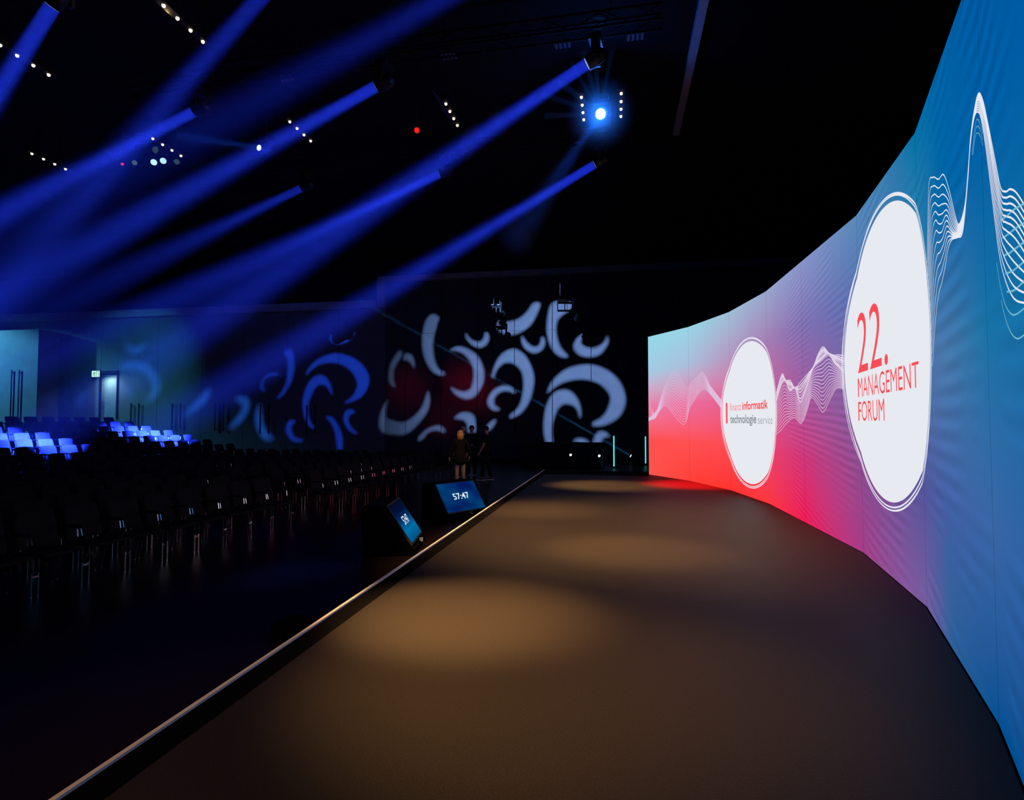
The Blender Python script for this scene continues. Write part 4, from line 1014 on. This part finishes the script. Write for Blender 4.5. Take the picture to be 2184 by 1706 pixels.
# warm four-lamp ceiling luminaires
M['warm'] = glow('warm_bulb', (1.0, 0.78, 0.55, 1), 3.2, False)
M['reflector'] = surf('bronze_reflector', (0.55, 0.40, 0.24), 0.45, var=0.1)
WARM = [((349, 14), (375, 37), 'at the top left, with bronze wedge'), ((0, 98), (35, 117), 'cut by the left edge of the picture'), ((68, 329), (88, 338.5), 'farthest to the left, low in the corner'),
        ((326, 297), (343, 308), 'above the bright lamp cluster'), ((618, 261), (631, 272.5), 'behind the second truss beam'), ((951, 223), (957, 236), 'between the red marker lamp and the dazzling lamp'),
        ((1240, 209), (1242, 222.5), 'immediately left of the dazzling lamp'), ((1325, 201), (1324.5, 216), 'immediately right of the dazzling lamp')]
WZ = 9.7
for i, (p0, p1, lab) in enumerate(WARM):
    a, c = at_z(p0[0], p0[1], WZ), at_z(p1[0], p1[1], WZ); stp = c - a
    sp = 0.34; d = A
    g = empty('ceiling_downlight', V(a.x, a.y, WZ), 0)
    mid = d * (sp * 1.5)
    bm = bmesh.new(); Mx = Matrix(((Q.x, d.x, 0, mid.x), (Q.y, d.y, 0, mid.y), (0, 0, 1, 0), (0, 0, 0, 1)))
    box(bm, (-0.09, -sp * 2, 0.03), (0.09, sp * 2, 0.16), Mx, bevel=0.01)
    for q in (-1, 1): tube(bm, [mid + d * (q * sp) + V(0, 0, 0.15), mid + d * (q * sp) + V(0, 0, CEIL - WZ)], 0.012, 6)
    from_bm('housing', bm, M['black'], g)
    if i in (0, 5):
        bm = bmesh.new()
        prof = [(-0.10, 0.10), (-0.34, 0.40), (-0.36, 0.40), (-0.12, 0.10)]
        aa = [bm.verts.new(Mx @ V(q[0], -sp * 1.6, q[1])) for q in prof]; cc = [bm.verts.new(Mx @ V(q[0], sp * 1.9, q[1])) for q in prof]
        bm.faces.new(aa); bm.faces.new(cc[::-1])
        for q in range(4): bm.faces.new([aa[q], cc[q], cc[(q + 1) % 4], aa[(q + 1) % 4]])
        from_bm('reflector', bm, M['reflector'], g)
    for k in range(4):
        bm = bmesh.new(); c0_ = d * (sp * k)
        tube(bm, [c0_ + V(0, 0, 0.03), c0_ + V(0, 0, 0.0), c0_ + V(0, 0, -0.012)], [0.032, 0.030, 0.020], 14)
        from_bm('bulb', bm, M['warm'], g)
    tag(g, 'row of four warm ceiling bulbs ' + lab, 'ceiling light', 'four-bulb ceiling lights')

P = at_z(349, 14, WZ); add_light('bulb_light', 'POINT', P + A * 0.2 - Q * 0.12 + V(0, 0, 0.02), 5, (1.0, 0.66, 0.34), shadow_soft_size=0.03)
# ceiling speaker, vents
P = at_z(1275, 47, CEIL); g = empty('ceiling_speaker', P)
bm = bmesh.new(); tube(bm, [V(0, 0, 0), V(0, 0, -0.02), V(0, 0, -0.03)], [0.24, 0.24, 0.22], 32); from_bm('grille_plate', bm, M['black'], g)
bm = bmesh.new()
for ring_ in range(1, 5):
    for k in range(ring_ * 7):
        aa = 2 * PI * k / (ring_ * 7); Mx = Matrix.Translation(V(0.045 * ring_ * math.cos(aa), 0.045 * ring_ * math.sin(aa), -0.031)); bmesh.ops.create_uvsphere(bm, u_segments=6, v_segments=4, radius=0.008, matrix=Mx)
from_bm('grille_dots', bm, surf('grille_metal', (0.5, 0.5, 0.5), 0.4, var=0.1), g); tag(g, 'round perforated loudspeaker in the black ceiling', 'ceiling speaker')
for x, y, lab in ((958, 118, 'slatted grey vent in the ceiling left of the long blue beam'), (1355, 76, 'slatted grey vent in the ceiling right of the round speaker'), (1200, 93, 'slatted vent in the ceiling left below the round speaker'), (610, 165, 'slatted vent in the ceiling near the left trusses')):
    P = at_z(x, y, CEIL); g = empty('ceiling_vent', P, -math.atan2(A.x, A.y))
    bm = bmesh.new(); box(bm, (-0.2, -0.13, -0.02), (0.2, 0.13, 0.0)); from_bm('vent_frame', bm, M['black'], g)
    for k in range(4):
        bm = bmesh.new(); box(bm, (-0.18 + k * 0.1, -0.12, -0.035), (-0.12 + k * 0.1, 0.12, -0.02)); from_bm('slat', bm, M['vent'], g)
    tag(g, lab, 'ceiling vent', 'slatted ceiling vents')

# hanging lamp rigs in front of the slatted wall
def rig(x, y, Y, wpx, label, chrome):
    P = at_y(x, y, Y); w = wpx / 1200 * Y
    g = empty('hanging_lamp_rig', P)
    bm = bmesh.new()
    for z in (0.0, -0.36): tube(bm, [V(-w, 0, z), V(w * 0.25, 0, z)], 0.045, 8)
    for q in (-w, -w * 0.4, w * 0.2): tube(bm, [V(q, 0, 0), V(q, 0, -0.36)], 0.02, 6)
    for q in (-w * 0.8, w * 0.15): tube(bm, [V(q, 0, 0), V(q, 0, CEIL - P.z)], 0.010, 6)
    from_bm('pipe_frame', bm, M['plastic'], g)
    for q, mt in ((-w * 0.75, chrome), (-w * 0.35, chrome)):
        bm = bmesh.new(); box(bm, (q - 0.16, -0.12, 0.05), (q + 0.16, 0.1, 0.13), bevel=0.02); from_bm('clamp', bm, mt, g)
    bm = bmesh.new(); tube(bm, [V(w * 0.3, -0.02, 0.22), V(w * 0.34, -0.02, 0.02), V(w * 0.30, -0.02, -0.2)], [0.05, 0.03, 0.02], 8); from_bm('bracket', bm, chrome, g)
    for k, (q, z, tl) in enumerate(((w * 0.35, -0.35, 0.5), (w * 0.75, -0.62, 0.9))):
        dd = V(-0.4, -0.6, -tl).normalized(); qq = dd.to_track_quat('Z', 'Y').to_matrix().to_4x4()
        bm = bmesh.new(); tube(bm, [V(0, 0, -0.22), V(0, 0, -0.16), V(0, 0, 0.1), V(0, 0, 0.2)], [0.06, 0.13, 0.15, 0.17], 16)
        for v in bm.verts: v.co = qq @ v.co + V(q, 0, z)
        tube(bm, [V(q, 0, z), V(w * 0.2, 0, 0.0)], 0.02, 6)
        from_bm('spot_lamp', bm, M['plastic'], g)
    tag(g, label, 'lamp rig', 'lamp rigs hanging before the slatted wall')
rig(1215, 646, 25.5, 26, 'hanging lamp rig with glinting clamps over the right crescents', M['steel'])
rig(1064, 655, 25.5, 14, 'darker hanging lamp rig at the left end of the upper crescents', M['plastic'])

# ------------------------------------------------------------------ gobo projectors: real cut plates in front of lamps
def projector(pos, aim, shapes, power, col, cone, radius, label, blend=0.6, dist=0.30):
    pos = Vector(pos); d = (Vector(aim) - pos).normalized(); q = d.to_track_quat('-Z', 'Y'); Mq = q.to_matrix(); Mi = Mq.inverted()
    g = empty('pattern_projector', pos)
    R_ = dist * math.tan(cone / 2) * 1.02
    cu = bpy.data.curves.new('gobo', 'CURVE'); cu.dimensions = '2D'; cu.fill_mode = 'BOTH'
    def poly(P):
        s = cu.splines.new('POLY'); s.points.add(len(P) - 1); s.use_cyclic_u = True
        for k, p in enumerate(P): s.points[k].co = (p[0], p[1], 0, 1)
    ee = R_ * 1.25
    poly([(-ee, -ee), (ee, -ee), (ee, ee), (-ee, ee)])
    for sh in shapes:
        pp = []
        for (x, y) in sh:
            W = wall_at(x, y); l = Mi @ (W - pos); pp.append((l.x / -l.z * dist, l.y / -l.z * dist))
        pp = [p[:] for p in catmull(pp, 4, closed=True)]
        if max(max(abs(p[0]), abs(p[1])) for p in pp) > ee * 0.97: print('skipped shape', label[:40], sh[0]); continue
        poly(pp)
    ob = bpy.data.objects.new('gobo', cu); COL.objects.link(ob); me = eval_mesh(ob); bpy.data.objects.remove(ob)
    me.materials.clear()
    pl = link('gobo_plate', me, M['black'], g); pl.matrix_local = Matrix.Translation(Mq @ V(0, 0, -dist)) @ Mq.to_4x4()
    bm = bmesh.new()
    for lo, hi in (((-ee, -ee, -dist), (-ee + 0.004, ee, 0.12)), ((ee - 0.004, -ee, -dist), (ee, ee, 0.12)), ((-ee, -ee, -dist), (ee, -ee + 0.004, 0.12)), ((-ee, ee - 0.004, -dist), (ee, ee, 0.12)), ((-ee, -ee, 0.116), (ee, ee, 0.12))): box(bm, lo, hi)
    for v in bm.verts: v.co = Mq @ v.co
    from_bm('housing', bm, M['plastic'], g)
    bm = bmesh.new(); tube(bm, [V(0, 0, ee * 0.9), V(0, 0, CEIL - pos.z)], 0.02, 8); from_bm('hanger', bm, M['plastic'], g)
    add_light('projector_light', 'SPOT', pos, power, col, aim=aim, parent=g, spot_size=cone, spot_blend=blend, shadow_soft_size=radius)
    tag(g, label, 'projector', 'pattern projectors under the ceiling')
k4 = crop(3.12, 750, 600); k8 = crop(5.46, 560, 690); k3 = crop(2.73, 0, 650)
W1 = [
    [(1300, 740), (1340, 660), (1420, 590), (1520, 558), (1620, 560), (1720, 605), (1790, 680), (1822, 780), (1800, 870), (1740, 930), (1660, 960), (1605, 958), (1605, 940), (1660, 910), (1700, 860), (1722, 790), (1710, 740), (1650, 680), (1560, 652), (1470, 655), (1390, 680), (1330, 720)],
    [(1340, 1150), (1305, 1110), (1280, 1000), (1282, 910), (1300, 820), (1340, 750), (1400, 722), (1460, 735), (1505, 790), (1525, 860), (1520, 910), (1505, 860), (1480, 830), (1440, 815), (1400, 820), (1365, 860), (1340, 930), (1332, 1000), (1340, 1080)],
    [(935, 630), (945, 580), (985, 500), (1040, 458), (1090, 452), (1150, 490), (1195, 570), (1213, 650), (1200, 740), (1170, 820), (1120, 880), (1060, 908), (1055, 890), (1100, 850), (1130, 790), (1145, 700), (1138, 620), (1110, 570), (1060, 540), (1010, 545), (965, 590), (945, 640)],
    [(1090, 745), (1060, 705), (1010, 695), (950, 720), (912, 770), (905, 810), (925, 845), (960, 860), (985, 850), (955, 830), (945, 800), (955, 765), (990, 735), (1040, 728)],
    [(655, 460), (700, 435), (760, 445), (830, 490), (870, 560), (880, 640), (860, 710), (810, 770), (750, 780), (690, 750), (660, 705), (700, 725), (750, 735), (790, 715), (808, 660), (812, 600), (795, 540), (750, 485), (700, 462)],
    [(1555, 345), (1505, 375), (1478, 425), (1490, 465), (1530, 495), (1590, 502), (1650, 485), (1690, 440), (1708, 400), (1700, 365), (1685, 400), (1650, 430), (1600, 445), (1550, 435), (1525, 410), (1530, 380)],
    [(1330, 150), (1305, 240), (1300, 330), (1320, 420), (1360, 480), (1410, 505), (1440, 500), (1425, 480), (1390, 440), (1365, 370), (1360, 300), (1375, 250), (1420, 210), (1450, 195), (1470, 150), (1400, 130)],
    [(970, 290), (975, 320), (1010, 345), (1060, 355), (1120, 340), (1190, 290), (1230, 220), (1255, 155), (1230, 140), (1200, 155), (1170, 200), (1120, 245), (1060, 268), (1010, 268), (985, 260)],
    [(1135, 365), (1132, 400), (1150, 440), (1190, 470), (1230, 475), (1270, 450), (1285, 415), (1280, 380), (1262, 372), (1258, 405), (1235, 435), (1195, 430), (1160, 400)],
    [(760, 345), (765, 380), (800, 420), (850, 440), (890, 425), (912, 390), (910, 355), (890, 338), (880, 375), (860, 400), (820, 400), (785, 380)],
    [(500, 250), (478, 320), (470, 420), (490, 520), (540, 600), (600, 625), (620, 610), (585, 590), (555, 540), (540, 450), (545, 370), (570, 280), (580, 240), (540, 220)],
    [(325, 460), (285, 500), (255, 560), (245, 640), (265, 690), (290, 700), (278, 660), (280, 590), (310, 530), (330, 500)],
    [(350, 485), (390, 485), (415, 530), (415, 575), (400, 550), (375, 525), (350, 525)],
    [(235, 790), (200, 860), (180, 950), (210, 1005), (290, 1020), (370, 1010), (440, 950), (500, 870), (520, 790), (505, 730), (490, 780), (460, 850), (400, 910), (340, 940), (290, 930), (240, 915), (225, 870), (240, 810)],
    [(440, 1055), (470, 1010), (530, 970), (590, 962), (625, 1000), (600, 1000), (560, 990), (510, 1005), (470, 1050)],
    [(685, 910), (720, 880), (770, 872), (815, 900), (825, 960), (820, 1005), (775, 1000), (770, 960), (750, 925), (710, 915)],
    [(1600, 1110), (1620, 1030), (1650, 1000), (1690, 1005), (1715, 1030), (1690, 1035), (1665, 1050), (1650, 1110)],
    [(1475, 1065), (1510, 1045), (1560, 1055), (1600, 1100), (1625, 1170), (1610, 1240), (1560, 1240), (1575, 1170), (1550, 1100), (1510, 1075)],
    [(890, 985), (920, 940), (960, 920), (945, 960), (915, 990)],
]
W2 = [
    [(510, 600), (530, 530), (600, 450), (700, 385), (800, 355), (900, 350), (1030, 390), (1140, 460), (1210, 550), (1240, 650), (1220, 750), (1150, 850), (1050, 905), (950, 925), (1000, 890), (1060, 830), (1095, 750), (1100, 680), (1060, 590), (980, 510), (880, 465), (770, 458), (660, 480), (580, 530)],
    [(615, 1230), (540, 1190), (490, 1090), (468, 960), (480, 830), (530, 700), (600, 620), (680, 600), (750, 640), (800, 740), (810, 830), (780, 780), (740, 725), (680, 710), (620, 740), (570, 830), (535, 930), (530, 1050), (560, 1150)],
    [(735, 1090), (790, 1085), (850, 1140), (900, 1230), (930, 1330), (930, 1430), (910, 1530), (870, 1450), (855, 1330), (830, 1220), (780, 1130)],
    [(1075, 1030), (1020, 1000), (970, 1020), (945, 1090), (955, 1160), (1000, 1230), (1060, 1275), (1105, 1280), (1050, 1230), (1010, 1170), (1000, 1100), (1020, 1060)],
    [(780, 150), (800, 210), (870, 240), (960, 225), (1040, 170), (1075, 100), (1020, 150), (950, 185), (870, 180), (820, 140)],
    [(330, 300), (365, 400), (370, 520), (345, 650), (290, 760), (230, 840), (165, 870), (220, 800), (265, 710), (285, 600), (290, 480), (280, 400), (250, 330)],
    [(200, 600), (120, 570), (40, 600), (0, 660), (-30, 740), (30, 800), (0, 720), (30, 650), (90, 610)],
    [(380, 1140), (320, 1125), (275, 1190), (275, 1260), (320, 1340), (400, 1380), (480, 1360), (390, 1330), (345, 1270), (335, 1200)],
]
W3 = [
    [(700, 350), (770, 333), (850, 345), (900, 390), (930, 450), (925, 510), (890, 555), (840, 570), (870, 530), (885, 470), (860, 410), (800, 375), (730, 372)],
    [(735, 215), (735, 250), (770, 278), (820, 268), (855, 220), (830, 235), (790, 250), (755, 240)],
    [(1225, 490), (1200, 560), (1130, 620), (1060, 655), (1110, 600), (1180, 520)],
    [(1365, 545), (1430, 540), (1450, 580), (1430, 640), (1390, 690), (1330, 720), (1380, 660), (1410, 610), (1405, 570)],
    [(1510, 580), (1490, 650), (1500, 720), (1540, 780), (1590, 780), (1560, 750), (1530, 700), (1520, 640)],
    [(690, 455), (740, 480), (760, 540), (730, 515)],
    [(455, 600), (455, 550), (490, 510), (530, 505), (500, 520), (470, 560), (468, 600)],
]
WR = [[(640, 720), (720, 740), (800, 790), (900, 840), (940, 800), (880, 720), (860, 640), (800, 600), (700, 560), (680, 640)], [(340, 640), (400, 600), (430, 700), (400, 820), (350, 800)], [(560, 880), (660, 860), (640, 960), (540, 950)]]
cv = lambda f, S_: [[f(p) for p in s] for s in S_]
projector((-1.8, 7.4, 9.7), wall_at(1220, 800), cv(k4, W1), 96000, (0.25, 0.44, 1.0), math.radians(58), 0.0016, 'black pattern projector throwing pale crescents on the slatted wall', blend=1.0)
projector((-5.2, 7.8, 9.7), wall_at(730, 830), cv(k8, W2), 34000, (0.012, 0.080, 1.0), math.radians(54), 0.0013, 'black pattern projector throwing deep blue crescents on the woven wall', blend=1.0)
projector((-10.6, 9.0, 9.7), wall_at(350, 850), cv(k3, W3), 36000, (0.02, 0.17, 1.0), math.radians(64), 0.003, 'black pattern projector throwing faint crescents beside the doorway')
projector((2.2, 7.2, 9.7), wall_at(950, 820), cv(k4, WR), 11000, (1.0, 0.02, 0.10), math.radians(40), 0.012, 'black projector throwing dim red patches on the slatted wall')

# ------------------------------------------------------------------ lights of the room and added fills
# teal wash on the block and on the woven wall near the doorway
add_light('teal_wash', 'SPOT', hall(sb - 3.5, qb - 7.0, 9.0), 5400, (0.09, 0.58, 1.0), aim=hall(sb, qb - 1.5, 3.5), spot_size=math.radians(60), spot_blend=0.6, shadow_soft_size=0.1)
add_light('teal_wash', 'SPOT', hall(S_WALL - 8, hs(wall_at(360, 800))[1] + 2.0, 8.8), 900, (0.06, 0.60, 1.0), aim=wall_at(300, 800), spot_size=math.radians(56), spot_blend=1.0, shadow_soft_size=0.1)
# added blue spot that brightens the gallery edge
add_light('gallery_fill', 'SPOT', hall(S_WALL - 7, hs(wall_at(620, 640))[1], 9.4), 70, (0.03, 0.10, 1.0), aim=wall_at(600, 640), spot_size=math.radians(110), spot_blend=1.0, shadow_soft_size=0.2)
# warm stage spots
WARMC = (1.0, 0.52, 0.175)
def stage_spot(x, y, power, size, src, blend=1.0, col=WARMC):
    T = at_z(x, y, STAGE_Z)
    add_light('stage_spot', 'SPOT', T + Vector(src), power, col, aim=T, spot_size=math.radians(size), spot_blend=blend, shadow_soft_size=0.15)
stage_spot(985, 1305, 18225, 16, (-3.5, 1.0, 7.5))
stage_spot(1170, 1420, 6615, 24, (-3.5, 1.0, 7.5))
stage_spot(1345, 1172, 9180, 16, (-4.0, 1.0, 7.5))
stage_spot(1150, 1085, 6480, 17, (-3.5, 1.0, 7.5))
stage_spot(1290, 1035, 17550, 19, (-4.5, 1.0, 7.5))
stage_spot(560, 1560, 550, 44, (-2.5, 1.0, 7.5))  # weak wide fill added to lift the near edge strip
stage_spot(1300, 1120, 9450, 50, (-2.5, 0.5, 8.0))  # added broad warm fill over carpet and nearby hall floor
stage_spot(1475, 1033, 80000, 20, (-3.0, -0.5, 7.0), col=(1.0, 0.0, 0.004))

for s_ in (1.0, 4.4):      # narrow lights added behind the camera to brighten the edge strip
    T = hall(s_, -0.33, STAGE_Z); add_light('edge_fill', 'SPOT', hall(s_ - 11.0, -0.33, 3.4), 4200, (1.0, 0.74, 0.52), aim=T, spot_size=math.radians(5.0), spot_blend=0.8, shadow_soft_size=0.05)
P = pw + V(0, 0, 1.25); add_light('stage_spot', 'SPOT', P + V(1.6, -4.0, 6.0), 750, WARMC, aim=P, spot_size=math.radians(10), spot_blend=0.8, shadow_soft_size=0.1)  # extra spot added to warm the blonde person's hair and trousers
# ------------------------------------------------------------------ world, camera, view
w = bpy.data.worlds.new('dark_hall'); scene.world = w; w.use_nodes = True
w.node_tree.nodes['Background'].inputs[0].default_value = (0.3, 0.4, 0.8, 1); w.node_tree.nodes['Background'].inputs[1].default_value = 0.0005
cam = bpy.data.cameras.new('camera'); co = bpy.data.objects.new('camera', cam); COL.objects.link(co)
cam.sensor_fit = 'HORIZONTAL'; cam.sensor_width = 36.0; cam.lens = F / 2184.0 * 36.0; cam.clip_end = 200; cam.clip_start = 0.05
b_ = -_f
co.matrix_world = Matrix(((_r.x, _u.x, b_.x, EYE.x), (_r.y, _u.y, b_.y, EYE.y), (_r.z, _u.z, b_.z, EYE.z), (0, 0, 0, 1)))
scene.camera = co
scene.view_settings.view_transform = 'Standard'; scene.view_settings.look = 'None'; scene.view_settings.gamma = 1.0; scene.view_settings.exposure = 0.0; scene.view_settings.use_curve_mapping = False
cy = scene.cycles
cy.max_bounces = 5; cy.diffuse_bounces = 2; cy.glossy_bounces = 3; cy.transmission_bounces = 2; cy.volume_bounces = 0; cy.transparent_max_bounces = 24
cy.sample_clamp_indirect = 4.0
cy.use_adaptive_sampling = True; cy.adaptive_threshold = 0.045
